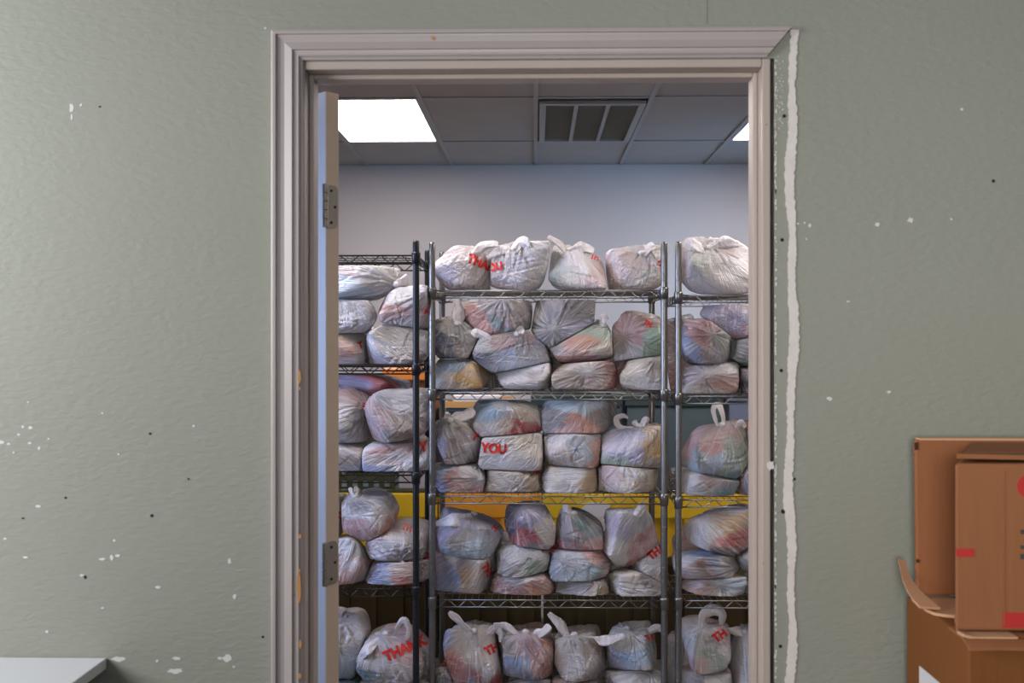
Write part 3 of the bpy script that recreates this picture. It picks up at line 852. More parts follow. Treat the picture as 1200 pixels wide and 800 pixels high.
# what shows through the front of each bag: content colour at (x, z) of its face, -1..1
SHOW = """C0 510,289 w:-.3,.5 v:-.6,-.4 a:.4,-.6 p:-.4,.7
C0 573,287 w:0,.6 v:0,-.3 p:.1,-.95 g:.6,-.2
C0 643,289 c:.1,-.2 w:-.3,.6 s:.7,0 e:-.6,.2 w:.3,.4
C0 709,290 p:-.4,.3 c:.3,-.4 w:0,.8 p:.8,.2
C1 509,419 l:-.2,.6 o:.4,.1 c:-.7,.3 a:0,-.6
C1 507,370 c:-.3,.8 w:.2,.3 g:.5,-.2 n:-.6,-.5 e:.3,.6
C1 541,345 p:-.5,-.2 w:0,.7 t:.2,-.5 g:.7,.1 p:-.1,-.6
C1 553,386 w:-.6,.4 p:0,.5 n:-.4,-.6 b:.2,-.2 g:.6,-.1
C1 581,425 w:-.2,.4 a:.3,.3 w:0,-.5
C1 621,346 g:-.3,.4 d:-.2,-.4 v:.4,-.3 g:.5,.5 d:.1,.7
C1 637,374 e:.3,.5 c:.5,-.5 s:-.3,-.3 a:-.7,0 r:.1,-.8
C1 645,421 c:-.2,.4 a:-.3,-.6 r:.9,-.4 p:.4,.4
C1 711,366 p:-.3,.2 e:.4,0 g:-.5,-.6 p:.2,.8 e:.6,-.5
C1 724,416 c:-.5,.4 a:0,0 a:.5,-.4 c:-.4,-.6
C2 508,541 l:-.7,.6 b:-.8,-.2 p:-.2,0 w:.3,.2 r:.4,-.7
C2 507,490 v:-.7,.3 a:.1,0 g:.4,-.5 w:-.2,.7
C2 547,469 l:-.4,.5 c:-.1,0 r:.5,-.3 g:.6,.7 v:-.4,-.8 c:.6,.3
C2 563,500 c:.3,.2 w:-.5,0 a:.4,-.5 w:-.2,.7
C2 567,544 c:-.3,.4 o:.8,.1 a:-.2,-.5 w:.3,-.4
C2 635,467 g:-.6,0 s:.3,-.2 g:.8,.2 l:.1,.7 s:.2,-.6
C2 634,502 w:0,.5 l:.3,.2 s:.8,-.1 a:-.3,-.5
C2 636,541 w:0,.5 g:.1,-.3 c:-.7,.5 o:.8,-.2
C2 700,499 v:-.4,.2 o:.7,.2 e:-.8,-.3 a:.3,-.7
C2 701,537 w:-.1,.4 p:-.6,.5 o:.5,-.1 a:-.5,-.7 c:.3,-.5
C3 508,597 v:-.4,.6 l:.3,-.4 g:0,.2 v:.3,.8 n:.5,-.8
C3 509,627 v:-.7,.2 w:-.2,.6 a:.2,.4 o:.3,-.2 b:-.5,-.5 g:.6,-.5
C3 592,590 v:0,.7 c:.4,.05 r:-.2,-.3 d:.1,-.8 n:-.6,.5
C3 585,634 w:-.3,.3 e:.3,-.2 g:-.3,-.6 w:.7,.2
C3 577,665 p:-.6,-.2 w:-.1,.6 s:.5,0 b:.1,-.7
C3 650,598 g:-.2,-.1 t:.3,.5 d:.5,.7 r:-.2,-.8 p:.3,-.7 g:-.7,.5
C3 644,637 w:-.2,.6 l:-.7,-.1 t:.3,-.5 p:.7,.2 s:.3,.3
C3 651,671 g:-.3,.3 c:.3,.2 g:0,-.6 o:.5,.6
C3 703,597 v:-.2,.4 w:.1,.6 p:.3,-.2 r:.4,-.4 w:-.3,-.4
C3 741,637 w:0,.4 a:.4,-.3 g:-.3,-.5
C3 713,664 w:-.2,.1 g:.5,.2 c:-.6,.5 w:.2,-.6
C4 523,735 c:-.1,.5 b:-.9,.2 r:-.4,-.3 b:-.1,-.6 r:.7,-.5 w:.5,.4
C4 586,737 b:-.2,0 s:.6,-.1 n:-.2,-.7 a:-.7,.5 p:-.1,.6
C4 648,739 a:-.2,0 a:.3,.4 c:-.2,.6 g:.8,-.4
C4 712,733 w:0,.6 l:.1,-.2 t:.5,-.1 o:.3,-.6 v:-.5,-.5
R0 799,283 w:0,.8 e:-.1,-.1 p:.4,.1 a:.4,-.5 v:-.7,-.3 w:.7,.3
R1 822,352 v:-.2,.2 g:.3,.5 p:.4,-.4
R1 799,375 p:-.2,.4 b:-.7,-.4 g:.2,-.6 e:.5,.2
R1 799,421 v:-.4,.3 s:.3,.1 p:.7,-.6 w:0,-.8 w:.6,.4
R2 803,494 e:.4,.3 l:-.5,-.2 p:-.6,.3 t:.3,-.6 e:.5,-.2 s:0,.6
R2 799,551 w:-.3,.2 s:-.1,.2 t:.3,0 g:.2,-.7
R3 805,592 b:0,.9 o:.1,.5 w:-.6,.2 r:.3,-.1 d:.3,-.6 a:.8,.2
R3 799,668 s:-.8,.3 b:-.5,-.4 o:0,0 l:.3,.2 w:.6,-.2
R4 801,729 w:-.3,.4 p:.3,.5 e:.2,-.2 p:-.2,-.6 w:.6,0
L1 352,303 w:.3,.6 p:.1,.5 l:-.1,-.6 w:.7,0
L1 441,338 w:.1,.6 p:-.3,-.3 g:.1,-.6 p:.8,0
L1 350,388 c:.4,.6 s:.3,.2 w:.6,-.6
L1 429,379 c:.2,.6 w:-.5,-.1 v:-.6,-.5 a:.5,-.3
L2 360,436 v:-.1,.2 r:.5,.4 b:.8,.3 p:.3,-.6
L2 352,456 p:.2,.8 w:.2,.2 g:.4,-.3 p:.9,.4
L2 432,457 w:-.2,.5 p:-.6,.1 g:.3,-.3 a:.3,-.4 w:.6,.6
L2 427,511 w:-.2,.4 p:.2,.3 b:-.3,-.8 w:.6,-.2
L2 352,515 a:.3,.3 c:.1,.6 g:.4,-.5
L3 402,575 g:0,.7 w:.1,.1 p:-.2,-.6 s:.3,-.65
L3 352,624 w:.4,.6 s:.4,-.3 t:.5,.85 g:.5,-.8
L3 434,614 w:0,.2 p:-.5,.5 v:-.3,-.6 g:.7,0
L3 432,650 b:-.7,.2 r:.4,-.2 l:-.4,-.5 a:.6,.5 r:.5,-.6
L4 352,716 w:.2,.4 g:.4,0 l:.1,-.4
L4 413,735 w:-.4,.3 p:.2,.4 a:.3,-.1 t:-.6,-.5 g:.6,-.4"""
SH = {}
for ln in SHOW.split('\n'):
    f_ = ln.split()
    SH[(f_[0][0], int(f_[0][1])) + tuple(int(q) for q in f_[1].split(','))] = [(q[0],) + tuple(float(x) for x in q[2:].split(',')) for q in f_[2:]]

P_SOFT = 15.0
ZTRIM = 0.0035
for i, b in enumerate(B):
    un = UNITS[b['u']]
    rng = np.random.default_rng(100 + i)
    yf = un['y'] + 0.020
    hd = rng.uniform(.112, .128)
    yc = yf + hd + rng.uniform(0, .018) + b.get('dy', 0)
    if b.get('dy', 0) == 0 and b['u'] == 'C' and b['lv'] == 3 and b['label'].startswith('white bag printed THA'):
        yc += .03
    x0, y0, x1, y1 = b['px']
    p, q = at(x0, y1, yc), at(x1, y0, yc)
    c = np.array(((p.x + q.x) / 2, yc, (p.z + q.z) / 2))
    infl = 1.11
    half = np.array(((q.x - p.x) / 2 * infl, hd, (q.z - p.z) / 2 * infl))
    zs = un['zs'][b['lv']] + ZTRIM
    # planes of the taut film
    G = []
    rot = math.radians(b.get('rot', rng.uniform(-9, 9)))
    ro2 = rng.uniform(-.35, .35)
    Rx = np.array(((math.cos(rot), 0, math.sin(rot)), (0, 1, 0), (-math.sin(rot), 0, math.cos(rot))))
    Rz = np.array(((math.cos(ro2), -math.sin(ro2), 0), (math.sin(ro2), math.cos(ro2), 0), (0, 0, 1)))
    for ax in range(3):
        for s in (-1, 1):
            n = np.zeros(3); n[ax] = s
            n = n + rng.normal(0, .12, 3)
            n /= np.linalg.norm(n)
            G.append(Rx @ Rz @ n / rng.uniform(.86, 1.0))
    for k in range(13):
        n = rng.normal(0, 1, 3); n /= np.linalg.norm(n)
        G.append(n / rng.uniform(.92, 1.10))
    G = np.array(G)
    rr = (np.maximum(DIR @ G.T, 0) ** P_SOFT).sum(1) ** (-1 / P_SOFT)
    V = DIR * rr[:, None]
    mn, mx = V.min(0), V.max(0)
    G = G / (half / ((mx - mn) / 2))
    shift = (mx + mn) / 2 * (half / ((mx - mn) / 2))
    c = c - shift
    b.update(c=c, G=G, half=half, zs=zs, yf=yf, rng=rng, contact=[], seed=100 + i)
    b['contact'].append((np.array((0, 0, -1.0)), max(.006, c[2] - zs)))
    b['contact'].append((np.array((0, -1.0, 0)), c[1] - yf))
    b['contact'].append((np.array((0, 1.0, 0)), un['y'] + UD - .018 - c[1]))
    if b['u'] == 'L':
        b['contact'].append((np.array((1.0, 0, 0)), UNITS['C']['x'] - .0165 - c[0]))
    if b['lv'] > 0:
        b['contact'].append((np.array((0, 0, 1.0)), un['zs'][b['lv'] - 1] - .036 - c[2]))
    if b['u'] == 'C':
        b['contact'].append((np.array((1.0, 0, 0)), un['x'] + UW + .012 - c[0]))
        b['contact'].append((np.array((-1.0, 0, 0)), c[0] - un['x'] + .006))


def rad(b, d):
    return float((np.maximum(b['G'] @ d, 0) ** P_SOFT).sum() ** (-1 / P_SOFT))


for i in range(len(B)):
    for j in range(i + 1, len(B)):
        a, b = B[i], B[j]
        d = b['c'] - a['c']
        if (np.abs(d) > (a['half'] + b['half']) * 1.12).any():
            continue
        # weigh the separating normal by the two bags' proportions
        hs = a['half'] + b['half']
        n = d / hs ** 2
        n /= np.linalg.norm(n)
        D = float(d @ n)
        # support distances along n
        ra = max(1e-3, (DIR * ((np.maximum(DIR @ a['G'].T, 0) ** P_SOFT).sum(1) ** (-1 / P_SOFT))[:, None] @ n).max())
        rb = max(1e-3, -(DIR * ((np.maximum(DIR @ b['G'].T, 0) ** P_SOFT).sum(1) ** (-1 / P_SOFT))[:, None] @ n).min())
        if ra + rb < D - .002:
            continue
        t = D * ra / (ra + rb)
        a['contact'].append((n, max(.012, t - .0012)))
        b['contact'].append((-n, max(.012, D - t - .0012)))


def ridge(x):
    return 1 - np.abs(np.sin(x))


def body(b):
    rng = b['rng']
    G = b['G']
    X = np.maximum(DIR @ G.T, 0) ** P_SOFT
    r = X.sum(1) ** (-1 / P_SOFT)
    c, half = b['c'], b['half']
    # direction of the gathers
    if 'k' in b:
        kp = at(b['k'][0], b['k'][1], c[1])
        u = np.clip((kp.x - c[0]) / half[0], -.95, .95)
        v = np.clip((kp.z - c[2]) / half[2], -.95, .97)
        q = max(.03, 1 - u * u - v * v)
        kd = np.array((u * half[0], -math.sqrt(q) * half[1] * .8, v * half[2]))
    else:
        kd = np.array((rng.uniform(-1, 1) * half[0], rng.uniform(-1, .1) * half[1], rng.uniform(-.1, 1) * half[2]))
    # work in the normalised space of the bag so gathers follow its proportions
    Dn = DIR / half
    Dn /= np.linalg.norm(Dn, axis=1)[:, None]
    kn = kd / half
    kn /= np.linalg.norm(kn)
    th = np.arccos(np.clip(Dn @ kn, -1, 1))
    e1 = np.cross(kn, (0.3, 0.9, 0.2)); e1 /= np.linalg.norm(e1)
    e2 = np.cross(kn, e1)
    az = np.arctan2(Dn @ e2, Dn @ e1)
    warp = .5 * np.sin(3 * th + rng.uniform(0, 6)) + .35 * np.sin(2 * az + rng.uniform(0, 6))
    # pleats drawn together at the knot: a few deep valleys, many fine ones, each of its own length
    depth = np.zeros(len(r))
    np_ = rng.integers(16, 24)
    for j in range(np_):
        a0 = 2 * math.pi * (j + rng.uniform(-.42, .42)) / np_
        wd = rng.uniform(.035, .12)
        ln = rng.uniform(.45, 1.5)
        da = (az - a0 - rng.uniform(-.25, .25) * th - .18 * np.sin(2.2 * th + j) + math.pi) % (2 * math.pi) - math.pi
        prof = np.exp(-np.abs(da) / wd) - .55 * np.exp(-((np.abs(da) - 2.2 * wd) / (1.2 * wd)) ** 2)
        depth += rng.uniform(.02, .07) * prof * np.exp(-(th / ln) ** 2) * (1 - np.exp(-(th / .13) ** 2))
    # pull creases: straight sharp lines between contact points
    for j in range(36):
        q = rng.normal(0, 1, 3); q[1] = -abs(q[1]) - .3; q /= np.linalg.norm(q)
        t1 = np.cross(q, rng.normal(0, 1, 3)); t1 /= np.linalg.norm(t1)
        t2 = np.cross(q, t1)
        a1, a2 = Dn @ t1, Dn @ t2
        ex = np.exp(-(a1 / rng.uniform(.2, .6)) ** 2) * (Dn @ q > 0)
        x_ = a2 + rng.uniform(-.25, .25) * a1 * a1
        wd = rng.uniform(.02, .05)
        depth += rng.uniform(.010, .034) * ex * (np.exp(-np.abs(x_) / wd) - .6 * np.exp(-((x_ - 2 * wd) / (1.3 * wd)) ** 2))
    # bundles of parallel wrinkles
    for j in range(4):
        q = rng.normal(0, 1, 3); q[1] = -abs(q[1]) - .2; q /= np.linalg.norm(q)
        t1 = np.cross(q, rng.normal(0, 1, 3)); t1 /= np.linalg.norm(t1)
        t2 = np.cross(q, t1)
        a1, a2 = Dn @ t1, Dn @ t2
        ex = np.exp(-(a1 / rng.uniform(.25, .5)) ** 2 - (a2 / rng.uniform(.15, .3)) ** 2) * (Dn @ q > 0)
        fq = rng.uniform(16, 30)
        depth += rng.uniform(.010, .022) * ex * (1 - ridge(fq * (a2 * (1 + .5 * a1) + .2 * a1 * a1) + rng.uniform(0, 3)))
    # slack hollows between the contents
    for j in range(6):
        q = rng.normal(0, 1, 3); q /= np.linalg.norm(q)
        depth += rng.uniform(-.02, .085) * np.exp(-((1 - Dn @ q) / rng.uniform(.04, .12)))
    r = r * (1 - np.clip(depth, -.05, .22))
    # the neck rises to the knot
    r *= 1 + .10 * np.exp(-th / .12)
    # hard contacts
    acc = r ** -40.0
    for n, h in b['contact']:
        acc += (np.maximum(DIR @ n, 0) / max(h, 1e-3)) ** 40.0
    r = acc ** (-1 / 40.0)
    V = DIR * r[:, None]
    # what lies behind the film
    K = 14
    seeds = rng.normal(0, 1, (K, 3)); seeds /= np.linalg.norm(seeds, axis=1)[:, None]
    pal = b['pal']
    cols = np.array([PAL[pal[k % len(pal)]] for k in rng.permutation(K)])
    cols = cols * rng.uniform(.50, .95, (K, 1))
    cols = np.clip(cols + (cols - cols.mean(1)[:, None]) * .05, .01, 1)
    ids = (G / np.linalg.norm(G, axis=1)[:, None] @ seeds.T).argmax(1)
    W = np.zeros((len(r), K))
    X2 = (X / X.sum(1)[:, None]) ** 3.0
    for g in range(len(ids)):
        W[:, ids[g]] += X2[:, g]
    W /= W.sum(1)[:, None]
    Cc = W @ cols
    sh = SH.get((b['u'], b['lv'], b['px'][0], b['px'][1]))
    if sh:
        A = []
        for _, u, v in sh:
            q = u * u + v * v
            u, v = (u, v) if q < .9 else (u * .95 / math.sqrt(q), v * .95 / math.sqrt(q))
            A.append((u, -math.sqrt(max(.02, 1 - u * u - v * v)), v))
        A = np.array(A)
        A /= np.linalg.norm(A, axis=1)[:, None]
        sc = Dn @ A.T
        for k in range(len(A)):
            wob = np.zeros(len(r))
            for j in range(4):
                wob += np.sin(Dn @ rng.normal(0, 4.5, 3) + rng.uniform(0, 6))
            sc[:, k] += .045 * wob + .10 * X2[:, rng.integers(0, X2.shape[1])]
        W2 = np.exp((sc - sc.max(1)[:, None]) * 34)
        W2 /= W2.sum(1)[:, None]
        c2_ = np.array([PAL[q[0]] for q in sh]) * rng.uniform(.72, 1.0, (len(sh), 1))
        Cc = .82 * (W2 @ c2_) + .18 * Cc
    lowf = np.zeros(len(r))
    for j in range(7):
        k3 = rng.normal(0, 3.2, 3)
        lowf += np.sin(Dn @ k3 + rng.uniform(0, 6))
    lowf = lowf / (5.5 if sh else 4.0)
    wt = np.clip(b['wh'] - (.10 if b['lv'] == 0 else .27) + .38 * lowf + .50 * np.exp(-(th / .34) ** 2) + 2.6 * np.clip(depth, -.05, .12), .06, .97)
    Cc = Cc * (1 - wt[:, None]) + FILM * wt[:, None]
    fold = np.stack((np.cos(az) * 3.0, np.sin(az) * 3.0, th * .28), 1) + b['seed'] * .37
    return V, np.clip(Cc, 0, 1), fold


def text_mesh(s):
    cu = bpy.data.curves.new('letters', 'FONT')
    cu.body = s
    cu.size = 1.0
    cu.offset = 0.055
    cu.resolution_u = 3
    cu.align_x = 'CENTER'
    o = bpy.data.objects.new('letters', cu)
    COL.objects.link(o)
    dg = bpy.context.evaluated_depsgraph_get()
    me = bpy.data.meshes.new_from_object(o.evaluated_get(dg))
    bpy.data.objects.remove(o)
    bm = bmesh.new()
    bm.from_mesh(me)
    bmesh.ops.remove_doubles(bm, verts=bm.verts, dist=1e-5)
    bmesh.ops.triangulate(bm, faces=bm.faces)
    for _ in range(2):
        long = [e for e in bm.edges if e.calc_length() > .22]
        if long:
            bmesh.ops.subdivide_edges(bm, edges=long, cuts=1)
            bmesh.ops.triangulate(bm, faces=bm.faces)
    vs = [(v.co.x, v.co.y - .35) for v in bm.verts]
    fs = [tuple(v.index for v in f.verts) for f in bm.faces]
    bm.free()
    bpy.data.meshes.remove(me)
    return vs, fs


TEXTS = {}


def ribbon(pts, w0, rng, flat=.27):
    """a gathered loop of film along a path; returns grid mesh builder"""
    P = [Vector(p) for p in pts]
    # resample with Catmull-Rom
    if len(P) == 2:
        P = [P[0], P[0].lerp(P[1], .5), P[1]]
    E = [P[0] * 2 - P[1]] + P + [P[-1] * 2 - P[-2]]
    path = []
    for k in range(1, len(E) - 2):
        for s in range(6):
            t = s / 6
            a, b_, c_, d_ = E[k - 1], E[k], E[k + 1], E[k + 2]
            path.append(.5 * ((2 * b_) + (-a + c_) * t + (2 * a - 5 * b_ + 4 * c_ - d_) * t * t + (-a + 3 * b_ - 3 * c_ + d_) * t ** 3))
    path.append(P[-1])
    n = 20
    rows = []
    ph = rng.uniform(0, 6)
    for k, p in enumerate(path):
        t = k / (len(path) - 1)
        tan = (path[min(k + 1, len(path) - 1)] - path[max(k - 1, 0)]).normalized()
        side = tan.cross(Vector((0, 1, 0)))
        side = side.normalized() if side.length > 1e-4 else Vector((1, 0, 0))
        up = side.cross(tan).normalized()
        ang = .5 * math.sin(3 * t + ph)
        s2, u2 = side * math.cos(ang) + up * math.sin(ang), up * math.cos(ang) - side * math.sin(ang)
        wv_ = w0 * (.75 + .35 * math.sin(math.pi * min(1, t * 1.1)) + .12 * math.sin(9 * t + ph))
        if t > .93:
            wv_ *= .62
        row = []
        for j in range(n + 1):
            a = 2 * math.pi * j / n
            cr = 1 + .22 * math.sin(5 * a + ph + 3 * t) + .16 * math.sin(3 * a - 2 * ph + 7 * t) + .10 * math.sin(7 * a + 11 * t)
            row.append(p + s2 * (wv_ * .5 * math.cos(a) * cr) + u2 * (wv_ * .5 * flat * math.sin(a) * cr))
        rows.append(row)
    mb = MB().grid(rows)
    mb.poly(rows[0][:-1][::-1])
    mb.poly(rows[-1][:-1])
    return mb


BODIES = [body(b) for b in B]
NEAR = [[j for j in range(len(B)) if j != i and (np.abs(B[i]['c'] - B[j]['c']) < B[i]['half'] + B[j]['half'] + .07).all()] for i in range(len(B))]


def clear_of(i, pts, gap=.0012):
    """push world points out of the neighbouring bags"""
    for j in NEAR[i]:
        V = BODIES[j][0]
        c = B[j]['c']
        mn, mx = V.min(0) + c - gap, V.max(0) + c + gap
        P = np.array(pts)
        hit = np.nonzero(((P > mn) & (P < mx)).all(1))[0]
        if len(hit) == 0:
            continue
        if j not in TREES:
            TREES[j] = BVHTree.FromPolygons((V + c).tolist(), FACES)
        for k in hit:
            loc, nrm, idx, dist = TREES[j].find_nearest(pts[k])
            if (pts[k] - loc).dot(nrm) < gap:
                pts[k] = loc + nrm * gap * 1.3
    return pts


TREES = {}
for i, b in enumerate(B):
    V, Cc, fold = BODIES[i]
    q = [Vector(v) for v in (V + b['c'])]
    V[:] = np.array(clear_of(i, q, .0016)) - b['c']
    TREES.pop(i, None)
TREES = {}


for rnd in range(8):
    T_ = [BVHTree.FromPolygons((BODIES[i][0] + B[i]['c']).tolist(), FACES) for i in range(len(B))]
    bad = [(i, j) for i in range(len(B)) for j in NEAR[i] if j > i and T_[i].overlap(T_[j])]
    if not bad:
        break
    for k in {max(p, key=lambda q: B[q]['half'].prod()) for p in bad}:
        V = BODIES[k][0]
        zmin = V[:, 2].min()
        V *= .985
        V[:, 2] += zmin - V[:, 2].min()
ACCESS = {}


def clear_mb(i, mb, base):
    """a knot, handle or print of bag i, lifted off whatever neighbour it would cut"""
    P = clear_of(i, [Vector(v) + base for v in mb.v])
    for step in range(14):
        t = BVHTree.FromPolygons([tuple(p) for p in P], mb.f)
        hit = False
        for j in NEAR[i]:
            if j not in TREES:
                TREES[j] = BVHTree.FromPolygons((BODIES[j][0] + B[j]['c']).tolist(), FACES)
            if t.overlap(TREES[j]) or any(t.overlap(a) for a in ACCESS.get(j, [])):
                hit = True
                break
        if not hit:
            break
        P = [p + Vector((0, -.0035, 0)) for p in P]
    ACCESS.setdefault(i, []).append(t)
    mb.v = [tuple(p - base) for p in P]
    return mb


for i, b in enumerate(B):
    V, Cc, fold = BODIES[i]
    c = b['c']
    base = Vector((c[0], c[1], c[2] + V[:, 2].min()))
    root = empty('grocery_bag', base)
    tag(root, b['label'], 'bag', 'grocery bags on the storage racks')
    me = ICO.copy()
    me.name = 'bag_body'
    Vl = V.copy()
    Vl[:, 2] -= V[:, 2].min()
    me.vertices.foreach_set('co', Vl.astype(np.float32).ravel())
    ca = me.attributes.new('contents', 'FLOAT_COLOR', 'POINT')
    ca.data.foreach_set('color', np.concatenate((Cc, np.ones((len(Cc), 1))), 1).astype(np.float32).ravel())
    fa = me.attributes.new('fold', 'FLOAT_VECTOR', 'POINT')
    fa.data.foreach_set('vector', fold.astype(np.float32).ravel())
    me.update()
    put('bag_body', me, root)
    need = 'k' in b or b.get('t') or b.get('h')
    tree = BVHTree.FromPolygons([tuple(v) for v in Vl], FACES) if need else None

    def surf(px, py):
        """local point of the bag's front under a pixel, or None"""
        q = at(px, py, c[1]) - base
        o = CAM - base
        loc, nrm, idx, dist = tree.ray_cast(o, (q - o).normalized())
        return (loc, nrm) if loc is not None else None

    rng = b['rng']
    scale = (c[1] - CAM.y) / F
    if 'k' in b and b.get('h'):
        for dyy in (0, 2, 4, 7, 10, 14, 20):
            h = surf(b['k'][0], b['k'][1] + dyy)
            if h:
                break
        kl = h[0] if h else at(b['k'][0], b['k'][1], c[1]) - base
        kb = MB()
        rows = []
        rk = 3.2 * scale
        for a in range(7):
            th_ = math.pi * a / 6
            rows.append([kl + Vector((rk * 1.25 * math.sin(th_) * math.cos(2 * math.pi * j / 12) * (1 + .2 * math.sin(4 * j + a)),
                                      rk * math.sin(th_) * math.sin(2 * math.pi * j / 12),
                                      rk * math.cos(th_) * (1 + .15 * math.sin(3 * j)))) for j in range(13)])
        kb.grid(rows)
        clear_mb(i, kb, base).build('knot', M['film_plain'], root, True)
    for hs in b.get('h', []):
        w0 = hs[-1] * scale
        pts = hs[:-1]
        st = None
        for dyy in (0, 2, 4, 7, 10, 14):
            st = surf(pts[0][0], pts[0][1] + dyy)
            if st:
                break
        yl = (st[0].y + .006) if st else 0.0
        PP = [at(px, py, c[1] + yl) - base for px, py in pts]
        # keep the free end off the bag's front
        for kk in range(1, len(PP)):
            s_ = surf(*pts[kk])
            if s_ and s_[0].y < PP[kk].y + w0 * .3:
                PP[kk] = s_[0] + Vector((0, -w0 * .28, 0))
        for p_ in PP:
            p_.y = max(p_.y, b['yf'] - c[1] - .004)
        clear_mb(i, ribbon(PP, w0, rng), base).build('handle', M['film_plain'], root, True)
    for (s, tx, ty, th_, ra) in b.get('t', []):
        if s not in TEXTS:
            TEXTS[s] = text_mesh(s)
        vs, fs = TEXTS[s]
        co, ok = [], []
        cr, sr = math.cos(math.radians(ra)), math.sin(math.radians(ra))
        for (u, v) in vs:
            u, v = u * th_ * 1.25, v * th_ * 1.4
            h = surf(tx + u * cr - v * sr, ty - (u * sr + v * cr))
            if h:
                co.append(h[0] + h[1] * .0016 + Vector((0, -.0012, 0)))
                ok.append(True)
            else:
                co.append(Vector((0, 0, 0)))
                ok.append(False)
        ff = [f for f in fs if all(ok[k] for k in f)]
        if ff:
            used = sorted({k for f in ff for k in f})
            mp_ = {k: n for n, k in enumerate(used)}
            tb = MB()
            tb.v = [tuple(co[k]) for k in used]
            tb.f = [tuple(mp_[k] for k in f) for f in ff]
            o = clear_mb(i, tb, base).build('red_lettering', M['red'], root)

# ------------------------------------------------------------------ what stands behind the racks
YT = 2.86
totes = [(330, 513, 'yellow', 'yellow plastic bulk bin behind the black rack, on a shade-coloured bin'),
         (514, 635, 'amber', 'amber plastic bulk bin behind the left half of the middle rack'),
         (636, 793, 'yellow', 'bright yellow plastic bulk bin behind the right half of the middle rack'),
         (794, 930, 'yellow', 'yellow plastic bulk bin behind the right rack')]
TZ = at(628, 578.5, YT).z
TM = at(628, 652, YT).z


BINS = {}


def bin_(p0, p1, za, zb, m, rim_h, lab):
    x0, x1 = at(p0, 400, YT).x, at(p1, 400, YT).x
    t = empty('bulk_bin', ((x0 + x1) / 2, YT + .4, za))
    tag(t, lab, 'bin', 'bulk bins behind the racks')
    a, d = (x1 - x0) / 2, .4
    H = zb - za
    tb = MB()
    k = .025
    z0, z1 = 0, H - .01
    tb.box(-a + .003, -d + k, z0, a - .003, -d + k + .012, z1).box(-a + k, d - k - .012, z0, a - k, d - k, z1)
    tb.box(-a + k, -d + k + .012, z0, -a + k + .012, d - k - .012, z1).box(a - k - .012, -d + k + .012, z0, a - k, d - k - .012, z1)
    tb.box(-a + k + .012, -d + k + .012, z0, a - k - .012, d - k - .012, z0 + .012)
    tb.build('bin_body', m, t)
    rb = MB()
    rz = H - rim_h
    rb.box(-a, -d, rz, a, -d + k, H).box(-a, d - k, rz, a, d, H).box(-a, -d + k, rz, -a + k, d - k, H).box(a - k, -d + k, rz, a, d - k, H)
    bevel(rb.build('rim', m, t), .006)
    n = max(3, int(2 * a / .11))
    for j in range(n):
        x = -a + .05 + (2 * a - .1) * j / (n - 1)
        MB().box(x - .014, -d + .004, .0, x + .014, -d + k, rz).build('rib', m, t)
    return t


for n_, (p0, p1, mk_, lab) in enumerate(totes):  # lower half as its own bin, its shade painted in dark brown
    bin_(p0, p1, 0, TM, M['brown'], .04, ['shade-coloured ribbed bin on the floor behind the black rack', 'shade-coloured ribbed bin on the floor behind the left half of the middle rack',
                                          'shade-coloured ribbed bin on the floor behind the right half of the middle rack', 'shade-coloured ribbed bin on the floor behind the right rack'][n_])
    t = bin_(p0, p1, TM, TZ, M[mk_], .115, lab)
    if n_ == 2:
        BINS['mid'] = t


def simple_box(name, p0, p1, z0, z1, Y0, Y1, body_m, lid_m, lid_h, label, cat):
    x0, x1 = at(p0, 400, Y0).x, at(p1, 400, Y0).x
    t = empty(name, ((x0 + x1) / 2, (Y0 + Y1) / 2, z0))
    tag(t, label, cat)
    a, d = (x1 - x0) / 2, (Y1 - Y0) / 2
    bevel(MB().box(-a + .012, -d + .012, 0, a - .012, d - .012, z1 - z0 - lid_h).build('box_body', body_m, t), .006)
    bevel(MB().box(-a, -d, z1 - z0 - lid_h, a, d, z1 - z0).build('lid', lid_m, t), .005)
    return t


zz = lambda py: at(628, py, YT).z
for (p0, p1, p2, p3) in ():
    pass
# boards bridging the bins carry the boxes
bd = MB().box(at(320, 0, YT).x, YT + .02, TZ, at(940, 0, YT).x, YT + .70, TZ + .012)
tag(bd.build('plywood_board', M['olive']), 'dark plywood board lying across the bins behind the racks', 'board')
Z1 = TZ + .012
simple_box('storage_box', 464, 512, Z1, zz(500), YT + .05, YT + .5, M['greybox'], M['greybox'], .03, 'warm grey box standing on the yellow bin behind the black post', 'box')
simple_box('cardboard_box', 450, 511, zz(500), zz(446), YT + .05, YT + .5, M['card'], M['card'], .01, 'brown cardboard box on the grey box behind the black rack', 'box')
bevel(tag(MB().box(at(446, 0, YT).x, YT + .03, zz(446), at(512, 0, YT).x, YT + .52, zz(432)).build('orange_tray', M['orange']), 'flat orange tray lying on the brown cardboard box behind the black post', 'tray'), .006)
cr = empty('plastic_crate', (at(420, 0, YT).x, YT + .3, Z1))
tag(cr, 'dark olive slatted crate standing on the yellow bin at the left', 'crate')
hw = (at(458, 0, YT).x - at(382, 0, YT).x) / 2
for s in range(7):
    x = -hw + 2 * hw * s / 6
    MB().box(x - .012, -.25, 0, x + .012, -.235, .26).build('slat', M['olive'], cr)
MB().box(-hw, -.235, 0, hw, .22, .01).box(-hw, .21, .01, hw, .22, .26).build('crate_body', M['teal'], cr)
MB().box(-hw, -.256, .04, hw, -.25, .07).build('band', M['olive'], cr)
simple_box('storage_box', 522, 612, Z1, zz(478.5), YT + .06, YT + .5, M['teal_body'], M['teal_body'], .02, 'slate grey box under the tan tray behind the middle rack', 'box')
tr = empty('cardboard_tray', (at(560, 0, YT).x, YT + .27, zz(478.5)))
tag(tr, 'shallow tan cardboard tray behind the third shelf of the middle rack', 'tray')
